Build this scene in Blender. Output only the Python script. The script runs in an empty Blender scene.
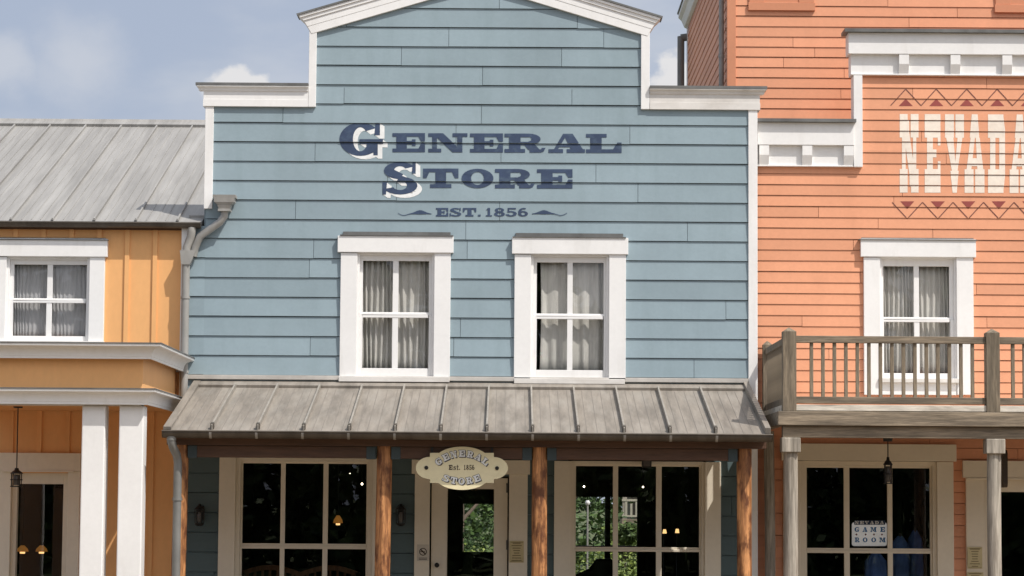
import bpy, math, random
from mathutils import Vector
random.seed(7)
rad = math.radians
scene = bpy.context.scene
COL = scene.collection

# ------------------------------------------------------------------ camera
F_PX, D, H = 2600.0, 27.4, 1.9
PITCH, ROLL = math.atan(212/2600), rad(0.40)
CAM = Vector((0, -D, H))
_f = Vector((0, math.cos(PITCH), math.sin(PITCH)))
_r0 = Vector((1, 0, 0)); _u0 = Vector((0, -math.sin(PITCH), math.cos(PITCH)))
_r = _r0*math.cos(ROLL) + _u0*math.sin(ROLL)
_u = _u0*math.cos(ROLL) - _r0*math.sin(ROLL)
cd = bpy.data.cameras.new('camera'); cam = bpy.data.objects.new('camera', cd); COL.objects.link(cam)
cd.sensor_width = 36; cd.lens = F_PX*36/1024; cd.clip_end = 3000; cd.clip_start = .1
from mathutils import Matrix
M = Matrix((( _r.x, _u.x, -_f.x, CAM.x), (_r.y, _u.y, -_f.y, CAM.y), (_r.z, _u.z, -_f.z, CAM.z), (0, 0, 0, 1)))
cam.matrix_world = M
scene.camera = cam

# ------------------------------------------------------------------ light
SUN_EL, SUN_AZ = rad(55), rad(130)          # azimuth clockwise from +Y
sdir = Vector((math.sin(SUN_AZ)*math.cos(SUN_EL), math.cos(SUN_AZ)*math.cos(SUN_EL), math.sin(SUN_EL)))
sl = bpy.data.lights.new('sun', 'SUN'); sl.energy = 4.1; sl.angle = rad(.5); sl.color = (1, .95, .88)
so = bpy.data.objects.new('sun', sl); COL.objects.link(so)
so.rotation_euler = sdir.to_track_quat('Z', 'Y').to_euler(); so.location = (20, -30, 40)

w = bpy.data.worlds.new('World'); scene.world = w; w.use_nodes = True
nt = w.node_tree; nt.nodes.clear()
def wn(t): return nt.nodes.new(t)
out = wn('ShaderNodeOutputWorld'); bg = wn('ShaderNodeBackground'); bg.inputs[1].default_value = .085
sky = wn('ShaderNodeTexSky'); sky.sky_type = 'NISHITA'; sky.sun_disc = False
sky.sun_elevation = SUN_EL; sky.sun_rotation = SUN_AZ; sky.air_density = 1.0; sky.dust_density = 2.0; sky.ozone_density = 2.0
tc = wn('ShaderNodeTexCoord')
def noise_w(scale, loc, detail=5):
    mp = wn('ShaderNodeMapping'); mp.inputs['Scale'].default_value = scale; mp.inputs['Location'].default_value = loc
    nt.links.new(tc.outputs['Generated'], mp.inputs[0])
    n = wn('ShaderNodeTexNoise'); n.inputs['Scale'].default_value = 1; n.inputs['Detail'].default_value = detail
    n.inputs['Roughness'].default_value = .55
    nt.links.new(mp.outputs[0], n.inputs['Vector']); return n
def ramp_w(a, b, src):
    m = wn('ShaderNodeMapRange'); m.interpolation_type = 'SMOOTHSTEP'
    m.inputs[1].default_value = a; m.inputs[2].default_value = b
    nt.links.new(src, m.inputs[0]); return m.outputs[0]
def math_w(op, a, b):
    m = wn('ShaderNodeMath'); m.operation = op; m.use_clamp = True
    for i, s in enumerate((a, b)):
        if isinstance(s, (int, float)): m.inputs[i].default_value = s
        else: nt.links.new(s, m.inputs[i])
    return m.outputs[0]
def mixc_w(fac, a, b):
    m = wn('ShaderNodeMix'); m.data_type = 'RGBA'
    if isinstance(fac, (int, float)): m.inputs[0].default_value = fac
    else: nt.links.new(fac, m.inputs[0])
    for i, s in ((6, a), (7, b)):
        if isinstance(s, tuple): m.inputs[i].default_value = (*s, 1)
        else: nt.links.new(s, m.inputs[i])
    return m.outputs[2]
hz = mixc_w(.76, sky.outputs[0], (5.35, 6.05, 7.6))                      # milky summer air
n1 = noise_w((9, 9, 22), (3.1, 1.2, .4)); thin = math_w('MULTIPLY', ramp_w(.38, .72, n1.outputs[0]), .60)
c1 = mixc_w(thin, hz, (7.0, 7.35, 8.0))
# a few low cumulus tops, each round its own bearing
n2 = noise_w((75, 75, 95), (0, 0, 0), 9)
cum = None
def bearing(px, py):
    d = (_f*F_PX + _r*(px-512) + _u*(288-py)).normalized(); return d
for (px, py, r0, r1) in ((234, 90, .0070, .0115), (258, 94, .006, .0100), (678, 88, .009, .014), (2, 66, .002, .018), (80, 62, .0, .026)):
    d = bearing(px, py)
    dist = wn('ShaderNodeVectorMath'); dist.operation = 'DISTANCE'; dist.inputs[1].default_value = d
    nrm = wn('ShaderNodeVectorMath'); nrm.operation = 'NORMALIZE'; nt.links.new(tc.outputs['Generated'], nrm.inputs[0])
    nt.links.new(nrm.outputs[0], dist.inputs[0])
    wob = wn('ShaderNodeMath'); wob.operation = 'MULTIPLY_ADD'; nt.links.new(n2.outputs[0], wob.inputs[0]); wob.inputs[1].default_value = .018
    nt.links.new(dist.outputs['Value'], wob.inputs[2])
    m = wn('ShaderNodeMapRange'); m.interpolation_type = 'SMOOTHSTEP'
    m.inputs[1].default_value = r0+.009; m.inputs[2].default_value = r1+.009; m.inputs[3].default_value = 1 if py > 70 else .38; m.inputs[4].default_value = 0
    nt.links.new(wob.outputs[0], m.inputs[0])
    cum = m.outputs[0] if cum is None else math_w('MAXIMUM', cum, m.outputs[0])
c2 = mixc_w(cum, c1, (8.7, 8.65, 8.75))
# the bright hazy glow spread round the sun
dt = wn('ShaderNodeVectorMath'); dt.operation = 'DOT_PRODUCT'; dt.inputs[1].default_value = sdir
nrm = wn('ShaderNodeVectorMath'); nrm.operation = 'NORMALIZE'; nt.links.new(tc.outputs['Generated'], nrm.inputs[0]); nt.links.new(nrm.outputs[0], dt.inputs[0])
pwr = wn('ShaderNodeMath'); pwr.operation = 'POWER'; nt.links.new(math_w('MAXIMUM', dt.outputs['Value'], 0.0), pwr.inputs[0]); pwr.inputs[1].default_value = 3.0
ad = wn('ShaderNodeMix'); ad.data_type = 'RGBA'; ad.blend_type = 'ADD'; nt.links.new(pwr.outputs[0], ad.inputs[0])
nt.links.new(c2, ad.inputs[6]); ad.inputs[7].default_value = (12.5, 12.0, 11.4, 1)
nt.links.new(ad.outputs[2], bg.inputs[0]); nt.links.new(bg.outputs[0], out.inputs[0])
vs = scene.view_settings
vs.view_transform = 'Standard'; vs.look = 'None'; vs.gamma = 1; vs.exposure = 0.06; vs.use_curve_mapping = False

# ------------------------------------------------------------------ helpers
def at(px, py, Y):
    d = _f*F_PX + _r*(px-512) + _u*(288-py)
    return CAM + d*((Y+D)/d.y)
def X(px, py, Y): return at(px, py, Y).x
def Z(px, py, Y): return at(px, py, Y).z
def bx(px0, px1, py0, py1, Y):
    my, mx = (py0+py1)/2, (px0+px1)/2
    return X(px0, my, Y), X(px1, my, Y), Z(mx, py1, Y), Z(mx, py0, Y)     # x0,x1,z0,z1

class MB:
    def __init__(s): s.v = []; s.f = []; s.t = []; s.smooth = []
    def add(s, pts, faces, tone=.5, smooth=False):
        b = len(s.v); s.v += [tuple(p) for p in pts]
        for f in faces: s.f.append(tuple(b+i for i in f)); s.t.append(tone); s.smooth.append(smooth)
    def box(s, x0, x1, y0, y1, z0, z1, tone=.5):
        x0, x1 = min(x0, x1), max(x0, x1); y0, y1 = min(y0, y1), max(y0, y1); z0, z1 = min(z0, z1), max(z0, z1)
        s.add([(x0,y0,z0),(x1,y0,z0),(x1,y1,z0),(x0,y1,z0),(x0,y0,z1),(x1,y0,z1),(x1,y1,z1),(x0,y1,z1)],
              [(3,2,1,0),(4,5,6,7),(0,1,5,4),(1,2,6,5),(2,3,7,6),(3,0,4,7)], tone); return s
    def extr(s, poly, vec, tone=.5, smooth=False):
        n = len(poly); vec = Vector(vec); a = [Vector(p) for p in poly]; b = [p+vec for p in a]
        s.add(a+b, [tuple(range(n-1, -1, -1)), tuple(range(n, 2*n))], tone)
        s.add(a+b, [(i, (i+1) % n, n+(i+1) % n, n+i) for i in range(n)], tone, smooth); return s
    def bar(s, p0, p1, wx, wy, up=(0, 0, 1)):
        p0, p1 = Vector(p0), Vector(p1); d = (p1-p0).normalized(); upv = Vector(up)
        sd = d.cross(upv).normalized(); u2 = sd.cross(d)
        q = [p0 + sd*a*wx/2 + u2*b*wy/2 for a, b in ((-1,-1),(1,-1),(1,1),(-1,1))]
        return s.extr(q, p1-p0)
    def tube(s, pts, r, n=14, caps=True):
        pts = [Vector(p) for p in pts]; rs = r if isinstance(r, (list, tuple)) else [r]*len(pts)
        rings = []; prev = None
        for i, p in enumerate(pts):
            if i == 0: d = pts[1]-p
            elif i == len(pts)-1: d = p-pts[-2]
            else: d = (pts[i+1]-p).normalized() + (p-pts[i-1]).normalized()
            d.normalize()
            if prev is None:
                ref = Vector((0, 1, 0)) if abs(d.y) < .9 else Vector((1, 0, 0)); a = d.cross(ref).normalized()
            else: a = (prev - d*prev.dot(d)).normalized()
            prev = a; b = d.cross(a)
            rings.append([p + (a*math.cos(2*math.pi*k/n) + b*math.sin(2*math.pi*k/n))*rs[i] for k in range(n)])
        V = [q for r_ in rings for q in r_]
        s.add(V, [(i*n+k, i*n+(k+1) % n, (i+1)*n+(k+1) % n, (i+1)*n+k) for i in range(len(pts)-1) for k in range(n)], .5, True)
        if caps: s.add(rings[0], [tuple(range(n-1, -1, -1))]); s.add(rings[-1], [tuple(range(n))])
        return s
    def lathe(s, c, prof, n=20):
        V = []
        for (r, z) in prof: V += [(c[0]+r*math.cos(2*math.pi*k/n), c[1]+r*math.sin(2*math.pi*k/n), c[2]+z) for k in range(n)]
        m = len(prof)
        s.add(V, [(i*n+k, i*n+(k+1) % n, (i+1)*n+(k+1) % n, (i+1)*n+k) for i in range(m-1) for k in range(n)], .5, True)
        s.add(V[:n], [tuple(range(n-1, -1, -1))]); s.add(V[-n:], [tuple(range(n))]); return s
    def build(s, name, mat, parent=None, bevel=0, fix=True):
        o0 = Vector((0, 0, 0)); p = parent
        while p is not None: o0 += Vector(p.location); p = p.parent
        me = bpy.data.meshes.new(name)
        me.from_pydata([(a-o0.x, b-o0.y, c-o0.z) for a, b, c in s.v], [], s.f); me.update()
        me.polygons.foreach_set('use_smooth', s.smooth)
        at_ = me.attributes.new('tone', 'FLOAT', 'FACE'); at_.data.foreach_set('value', s.t)
        if fix:
            import bmesh
            bm = bmesh.new(); bm.from_mesh(me); bmesh.ops.remove_doubles(bm, verts=bm.verts, dist=1e-5) if bevel else None
            bmesh.ops.recalc_face_normals(bm, faces=bm.faces); bm.to_mesh(me); bm.free()
        me.materials.append(mat)
        o = bpy.data.objects.new(name, me); COL.objects.link(o)
        if parent is not None: o.parent = parent
        if bevel:
            md = o.modifiers.new('edge', 'BEVEL'); md.width = bevel; md.segments = 2; md.limit_method = 'ANGLE'; md.angle_limit = rad(40)
        return o
def thing(name, label, cat, loc=(0, 0, 0), group=None):
    o = bpy.data.objects.new(name, None); COL.objects.link(o); o.location = loc; o.empty_display_size = .2
    o['label'] = label; o['category'] = cat
    if group: o['group'] = group
    return o
def tag(o, label, cat, group=None):
    o['label'] = label; o['category'] = cat
    if group: o['group'] = group
    return o
def struct(o): o['kind'] = 'structure'; return o
def copy_tree(o, parent=None, off=None):
    c = o.copy(); COL.objects.link(c); c.parent = parent
    if off is not None: c.location = Vector(o.location) + Vector(off)
    for ch in list(o.children): copy_tree(ch, c)
    return c

# ------------------------------------------------------------------ materials
def mat(name, col, rough=.6, var=.10, scale=2.0, stretch=(1, 1, 1), col2=None, lo=.35, hi=.65, metal=0, spec=.4,
        fine=None, fvar=.06, bump=0.0, tone=0.0, grime=None, gstretch=(1, 1, 1), glo=.5, ghi=.75, gamt=.5):
    m = bpy.data.materials.new(name); m.use_nodes = True; t = m.node_tree; N = t.nodes; L = t.links
    b = N['Principled BSDF']; b.inputs['Roughness'].default_value = rough; b.inputs['Metallic'].default_value = metal
    b.inputs['Specular IOR Level'].default_value = spec
    c = N.new('ShaderNodeTexCoord')
    def nz(st, sc, det=4):
        mp = N.new('ShaderNodeMapping'); mp.inputs['Scale'].default_value = st; L.new(c.outputs['Object'], mp.inputs[0])
        n = N.new('ShaderNodeTexNoise'); n.inputs['Scale'].default_value = sc; n.inputs['Detail'].default_value = det
        n.inputs['Roughness'].default_value = .6; L.new(mp.outputs[0], n.inputs[0]); return n.outputs[0]
    def mr(src, a, b_, c_=0., d=1.):
        q = N.new('ShaderNodeMapRange'); L.new(src, q.inputs[0])
        for i, v in enumerate((a, b_, c_, d)): q.inputs[i+1].default_value = v
        return q.outputs[0]
    def mix(fac, A, B, mode='MIX'):
        q = N.new('ShaderNodeMix'); q.data_type = 'RGBA'; q.blend_type = mode
        if isinstance(fac, float): q.inputs[0].default_value = fac
        else: L.new(fac, q.inputs[0])
        for i, s_ in ((6, A), (7, B)):
            if isinstance(s_, tuple): q.inputs[i].default_value = (*s_[:3], 1)
            else: L.new(s_, q.inputs[i])
        return q.outputs[2]
    def cl(c_, k): return tuple(min(1, v*k) for v in c_)
    base = nz(stretch, scale)
    cc = mix(mr(base, lo, hi), cl(col, 1-var), col2 or cl(col, 1+var))
    fs = fine or scale*9
    fn = nz(stretch, fs, 3)
    g = mr(fn, .3, .7, 1-fvar, 1+fvar)
    cm = N.new('ShaderNodeCombineColor'); [L.new(g, cm.inputs[i]) for i in range(3)]
    cc = mix(1., cc, cm.outputs[0], 'MULTIPLY')
    if tone:
        a = N.new('ShaderNodeAttribute'); a.attribute_name = 'tone'
        g2 = mr(a.outputs['Fac'], 0, 1, 1-tone, 1+tone); c3 = N.new('ShaderNodeCombineColor'); [L.new(g2, c3.inputs[i]) for i in range(3)]
        cc = mix(1., cc, c3.outputs[0], 'MULTIPLY')
    if grime:
        gn = mr(nz(gstretch, 1, 6), glo, ghi, 0, gamt)
        cc = mix(gn, cc, grime)
    L.new(cc, b.inputs['Base Color'])
    if bump:
        bp = N.new('ShaderNodeBump'); bp.inputs['Strength'].default_value = bump; bp.inputs['Distance'].default_value = .01
        L.new(fn, bp.inputs['Height']); L.new(bp.outputs[0], b.inputs['Normal'])
    return m
def glass(name, rough=0.0, tint=(1, 1, 1)):
    m = bpy.data.materials.new(name); m.use_nodes = True; t = m.node_tree; N = t.nodes; L = t.links
    N.remove(N['Principled BSDF']); o = N['Material Output']
    tr = N.new('ShaderNodeBsdfTransparent'); tr.inputs[0].default_value = (*tint, 1)
    gl = N.new('ShaderNodeBsdfGlossy'); gl.inputs['Roughness'].default_value = rough
    fr = N.new('ShaderNodeFresnel'); ge = N.new('ShaderNodeNewGeometry'); mi = N.new('ShaderNodeMapRange')
    mi.inputs[3].default_value = 1.75; mi.inputs[4].default_value = 1/1.75; L.new(ge.outputs['Backfacing'], mi.inputs[0]); L.new(mi.outputs[0], fr.inputs[0])
    c = N.new('ShaderNodeTexCoord'); n = N.new('ShaderNodeTexNoise'); n.inputs['Scale'].default_value = 1.7
    L.new(c.outputs['Object'], n.inputs[0])
    bp = N.new('ShaderNodeBump'); bp.inputs['Strength'].default_value = .025; bp.inputs['Distance'].default_value = .02; L.new(n.outputs[0], bp.inputs['Height'])
    L.new(bp.outputs[0], gl.inputs['Normal'])
    mx = N.new('ShaderNodeMixShader'); L.new(fr.outputs[0], mx.inputs[0]); L.new(tr.outputs[0], mx.inputs[1]); L.new(gl.outputs[0], mx.inputs[2])
    L.new(mx.outputs[0], o.inputs[0]); return m
def emit(name, col, s):
    m = mat(name, col, .5, .02); b = m.node_tree.nodes['Principled BSDF']
    b.inputs['Emission Color'].default_value = (*col, 1); b.inputs['Emission Strength'].default_value = s; return m

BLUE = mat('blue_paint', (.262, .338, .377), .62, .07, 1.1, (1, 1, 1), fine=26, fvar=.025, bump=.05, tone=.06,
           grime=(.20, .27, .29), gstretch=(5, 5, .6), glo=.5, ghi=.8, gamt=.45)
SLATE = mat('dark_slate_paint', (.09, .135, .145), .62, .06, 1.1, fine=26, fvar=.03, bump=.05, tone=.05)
SALM = mat('salmon_paint', (.72, .33, .188), .62, .05, 1.0, (1, 1, 1), fine=26, fvar=.03, bump=.05, tone=.075,
           grime=(.54, .24, .13), gstretch=(3, 3, .9), glo=.5, ghi=.85, gamt=.4)
SALM2 = mat('salmon_trim_paint', (.60, .255, .14), .6, .05, 1.0, fine=26, fvar=.03)
ORNG = mat('orange_paint', (.84, .445, .18), .6, .05, .9, (1, 1, .5), fine=20, fvar=.03, bump=.04, tone=.04,
           grime=(.64, .31, .13), gstretch=(3, 3, .6), glo=.55, ghi=.9, gamt=.25)
WHITE = mat('white_paint', (.82, .81, .795), .5, .03, 1.5, fine=22, fvar=.02, bump=.03,
            grime=(.46, .43, .38), gstretch=(7, 7, 1.2), glo=.54, ghi=.9, gamt=.32)
OLDWHITE = mat('weathered_white_paint', (.70, .675, .64), .55, .06, 1.5, fine=22, fvar=.03, bump=.03,
            grime=(.40, .36, .31), gstretch=(2.5, 2.5, 6), glo=.46, ghi=.8, gamt=.55)
CREAM = mat('cream_paint', (.82, .745, .61), .55, .04, 1.5, fine=22, fvar=.02, grime=(.45, .4, .32), gstretch=(5, 5, 1), glo=.55, ghi=.9, gamt=.35)
FLASH = mat('zinc_flashing', (.16, .16, .155), .5, .15, 3, fine=20, metal=.2, grime=(.07, .065, .06), gstretch=(6, 6, 3), gamt=.5)
ROOF = mat('grey_zinc_roof', (.265, .256, .242), .6, .10, 1.0, (9, .35, .35), fine=5, fvar=.10, bump=.04, metal=.08,
           grime=(.40, .39, .37), gstretch=(5, .4, .4), glo=.46, ghi=.75, gamt=.6)
AWN = mat('weathered_zinc_awning', (.225, .198, .168), .6, .22, 1.3, (7, .9, .9), fine=6, fvar=.08, bump=.05, metal=.08,
          grime=(.34, .315, .28), gstretch=(6, 1.2, 1.2), glo=.47, ghi=.75, gamt=.55)
RIB = mat('dark_roof_crease', (.19, .17, .15), .6, .1, 3)
SEAM = mat('worn_seam_metal', (.30, .275, .24), .5, .12, 3, (1, 2, 2), fine=12, fvar=.1, metal=.1)
FLBRD = mat('grey_flashing_board', (.50, .475, .44), .6, .1, 2, fine=14, grime=(.3, .27, .24), gstretch=(2, 6, 10), gamt=.6)
GUT = mat('tarnished_gutter', (.090, .075, .06), .45, .18, 2, (3, 1, 1), fine=10, metal=.25, grime=(.19, .17, .145), gstretch=(5, 2, 2), glo=.5, ghi=.8, gamt=.6)
PIPE = mat('zinc_pipe', (.34, .33, .31), .5, .12, 2, (1, 1, .6), fine=14, metal=.15, grime=(.18, .17, .14), gstretch=(4, 4, 1.5), glo=.5, ghi=.8, gamt=.6)
DPIPE = mat('dark_zinc_pipe', (.20, .20, .19), .5, .12, 2, fine=14, metal=.15)
LOG = mat('stained_log', (.30, .125, .045), .55, .1, 2.2, (11, 11, .8), col2=(.62, .29, .115), lo=.40, hi=.60, fine=14, fvar=.28, bump=.5,
          grime=(.11, .036, .014), gstretch=(13, 13, 4.5), glo=.48, ghi=.62, gamt=.92)
BEAM = mat('brown_beam_wood', (.092, .047, .028), .6, .2, 2.2, (.8, 8, 8), fine=8, fvar=.16, bump=.2)
GREYV = mat('weathered_post_wood', (.36, .32, .265), .75, .3, 2.4, (10, 10, .6), fine=10, fvar=.26, bump=.3,
            grime=(.15, .125, .095), gstretch=(18, 18, 1.3), glo=.48, ghi=.66, gamt=.75)
GREYB = mat('weathered_baluster_wood', (.20, .16, .112), .75, .35, 2.4, (9, 9, .8), fine=10, fvar=.25, bump=.3,
            grime=(.09, .075, .055), gstretch=(14, 14, 2), glo=.45, ghi=.7, gamt=.6)
GREYH = mat('weathered_rail_wood', (.23, .183, .13), .75, .35, 2.4, (.7, 11, 11), fine=10, fvar=.25, bump=.3,
            grime=(.095, .078, .058), gstretch=(1.2, 14, 14), glo=.47, ghi=.66, gamt=.75)
DECKW = mat('worn_white_deck_edge', (.62, .57, .49), .7, .15, 2, (1, 5, 5), fine=8, fvar=.1, grime=(.16, .13, .1), gstretch=(2, 8, 14), glo=.48, ghi=.7, gamt=.75)
BRKT = mat('slate_painted_bracket', (.045, .065, .072), .6, .1, 4)
BLACK = mat('black_iron', (.018, .017, .016), .45, .2, 8)
NAVY = mat('navy_sign_paint', (.034, .056, .110), .6, .12, 3, fine=30, fvar=.10, grime=(.10, .15, .20), gstretch=(9, 9, 14), glo=.52, ghi=.8, gamt=.6)
LETW = mat('white_sign_paint', (.76, .77, .76), .6, .04, 3)
LETC = mat('cream_sign_paint', (.79, .70, .60), .6, .06, 2, fine=20, fvar=.06, grime=(.74, .55, .42), gstretch=(6, 6, 14), glo=.5, ghi=.8, gamt=.4)
ZIGP = mat('brown_line_paint', (.15, .05, .04), .6, .1, 3)
MAROON = mat('maroon_sign_paint', (.27, .055, .045), .6, .1, 3)
SIGNC = mat('cream_sign_board', (.78, .70, .455), .5, .05, 3, fine=20, fvar=.03, grime=(.5, .42, .25), gstretch=(3, 3, 6), glo=.5, ghi=.85, gamt=.3)
DKTXT = mat('dark_brown_lettering', (.045, .028, .02), .6, .1, 4)
DKLN = mat('charcoal_lettering_shade', (.04, .037, .05), .6, .1, 4)
BRASS = mat('yellow_plaque', (.58, .49, .28), .5, .1, 4)
PANE = glass('window_glass')
CURT = mat('grey_net_curtain', (.50, .49, .455), .85, .12, 2.2, (5, 5, .5), fine=12, fvar=.10)
BLIND = mat('pleated_grey_curtain', (.38, .38, .385), .85, .10, 2.2, (5, 5, .5), fine=12, fvar=.08)
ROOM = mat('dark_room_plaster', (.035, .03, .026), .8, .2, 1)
OAK = mat('warm_oak', (.16, .075, .03), .5, .2, 2, (8, 8, 1), fine=8, fvar=.15)
DKSEAT = mat('dark_leather', (.02, .016, .014), .5, .2, 3)
DENIM = mat('blue_cloth', (.06, .13, .33), .8, .25, 2.5, fine=9, fvar=.2)
BULB = emit('warm_white_bulb', (1, .86, .62), 9)
SHADE = emit('amber_lamp_shade', (.8, .33, .06), .18)
SHADE2 = emit('glowing_shade_mouth', (1, .62, .24), 1.3)
STREET = mat('packed_sandy_street', (.205, .155, .10), .9, .12, .35, fine=9, fvar=.12, bump=.3, grime=(.16, .122, .08), gstretch=(.6, .6, .6), gamt=.6)
GRASS = mat('grass', (.075, .092, .035), .9, .25, .7, fine=14, fvar=.3, grime=(.13, .16, .04), gstretch=(.9, .9, .9), gamt=.7)
BOARDS = mat('porch_boards', (.21, .165, .12), .75, .15, 2, (.7, 8, 1), fine=8, fvar=.12)
def leafmat(name, a, b):
    m = mat(name, a, .6, .2, .8, col2=b, lo=.4, hi=.6, fine=5, fvar=.25, tone=.35); return m
LEAF = leafmat('summer_leaves', (.022, .05, .012), (.065, .115, .024))
LEAF2 = leafmat('yellow_green_leaves', (.045, .08, .016), (.12, .165, .035))
LEAF3 = leafmat('dark_leaves', (.05, .09, .03), (.11, .16, .05))
GRASSY = leafmat('sunlit_tall_grass', (.10, .15, .025), (.20, .25, .05))
BARK = mat('bark', (.10, .075, .055), .9, .2, 3, (4, 4, .6), fine=9, fvar=.2, bump=.4)

# ------------------------------------------------------------------ 2D polygon tools
def sub_rect(r, h):
    x0, x1, z0, z1 = r; a0, a1, b0, b1 = h
    if a1 <= x0 or a0 >= x1 or b1 <= z0 or b0 >= z1: return [r]
    o = []
    if b0 > z0: o.append((x0, x1, z0, b0))
    if b1 < z1: o.append((x0, x1, b1, z1))
    m0, m1 = max(z0, b0), min(z1, b1)
    if a0 > x0: o.append((x0, a0, m0, m1))
    if a1 < x1: o.append((a1, x1, m0, m1))
    return o
def subtract(rects, holes):
    for h in holes: rects = [q for r in rects for q in sub_rect(r, h)]
    return rects
def clip_half(poly, a, b, c):                       # keep a*x+b*z <= c
    o = []
    for i, p in enumerate(poly):
        q = poly[(i+1) % len(poly)]; dp = a*p[0]+b*p[1]-c; dq = a*q[0]+b*q[1]-c
        if dp <= 0: o.append(p)
        if (dp < 0 < dq) or (dq < 0 < dp):
            t = dp/(dp-dq); o.append((p[0]+(q[0]-p[0])*t, p[1]+(q[1]-p[1])*t))
    return o
def area(p): return abs(sum(p[i][0]*p[(i+1) % len(p)][1]-p[(i+1) % len(p)][0]*p[i][1] for i in range(len(p))))/2 if len(p) > 2 else 0

class Siding:                                       # lapped boards on a wall plane
    def __init__(s, zlip, e, t, y, gap=.007): s.z0, s.e, s.t, s.y, s.gap = zlip, e, t, y, gap
    def proud(s, z):
        k = math.floor((z-s.z0)/s.e + 1e-6); fr = (z-s.z0)/s.e-k
        return .004 + s.t*(1-fr)
    def fill(s, mb, rect, holes=(), halves=(), joints=1.6, put=None, seed=1):
        rnd = random.Random(seed)
        x0, x1, z0, z1 = rect
        put = put or (lambda u, pr, z: (u, s.y-pr, z))
        k = math.floor((z0-s.z0)/s.e)
        while s.z0+k*s.e < z1:
            lip = s.z0+k*s.e; a, b = max(lip, z0), min(lip+s.e-s.gap, z1); k += 1
            if b-a < .004: continue
            cuts = [x0]; x = x0+rnd.uniform(.3, joints*1.9)
            while x < x1-.25: cuts.append(x); x += rnd.uniform(joints*.9, joints*2.4)
            cuts.append(x1)
            for i in range(len(cuts)-1):
                g = .0022
                dz0, dz1 = rnd.uniform(-.003, .003), rnd.uniform(-.003, .003); tone = rnd.random()
                for r in subtract([(cuts[i]+(g if i else 0), cuts[i+1]-(g if i < len(cuts)-2 else 0), a, b)], holes):
                    p = [(r[0], r[2]), (r[1], r[2]), (r[1], r[3]), (r[0], r[3])]
                    for h in halves: p = clip_half(p, *h)
                    if area(p) < 1e-4: continue
                    fr, bk = [], []
                    for (u, z) in p:
                        pr = .004 + s.t*(1-(z-lip)/s.e)
                        zz = z + (dz0+(dz1-dz0)*(u-x0)/(x1-x0) if abs(z-lip) < 1e-6 else 0)
                        fr.append(put(u, pr, zz)); bk.append(put(u, -.012, zz))
                    n = len(p)
                    mb.add(fr+bk, [tuple(range(n)), tuple(range(2*n-1, n-1, -1))] + [(j, n+j, n+(j+1) % n, (j+1) % n) for j in range(n)], tone)
    def paint(s, mb, polys, off=.0016):             # convex pieces of paint that follow the laps
        for i, p in enumerate(polys):
            zs = [q[1] for q in p]; k0 = math.floor((min(zs)-s.z0)/s.e); k1 = math.floor((max(zs)-s.z0)/s.e)
            for k in range(k0, k1+1):
                lip = s.z0+k*s.e
                c = clip_half(clip_half(p, 0, -1, -(lip+.002)), 0, 1, lip+s.e-s.gap)
                if area(c) < 1e-7: continue
                mb.add([(u, s.y-(.004+s.t*(1-(z-lip)/s.e))-off-.00012*(i % 12), z) for u, z in c], [tuple(range(len(c)))])

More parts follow.
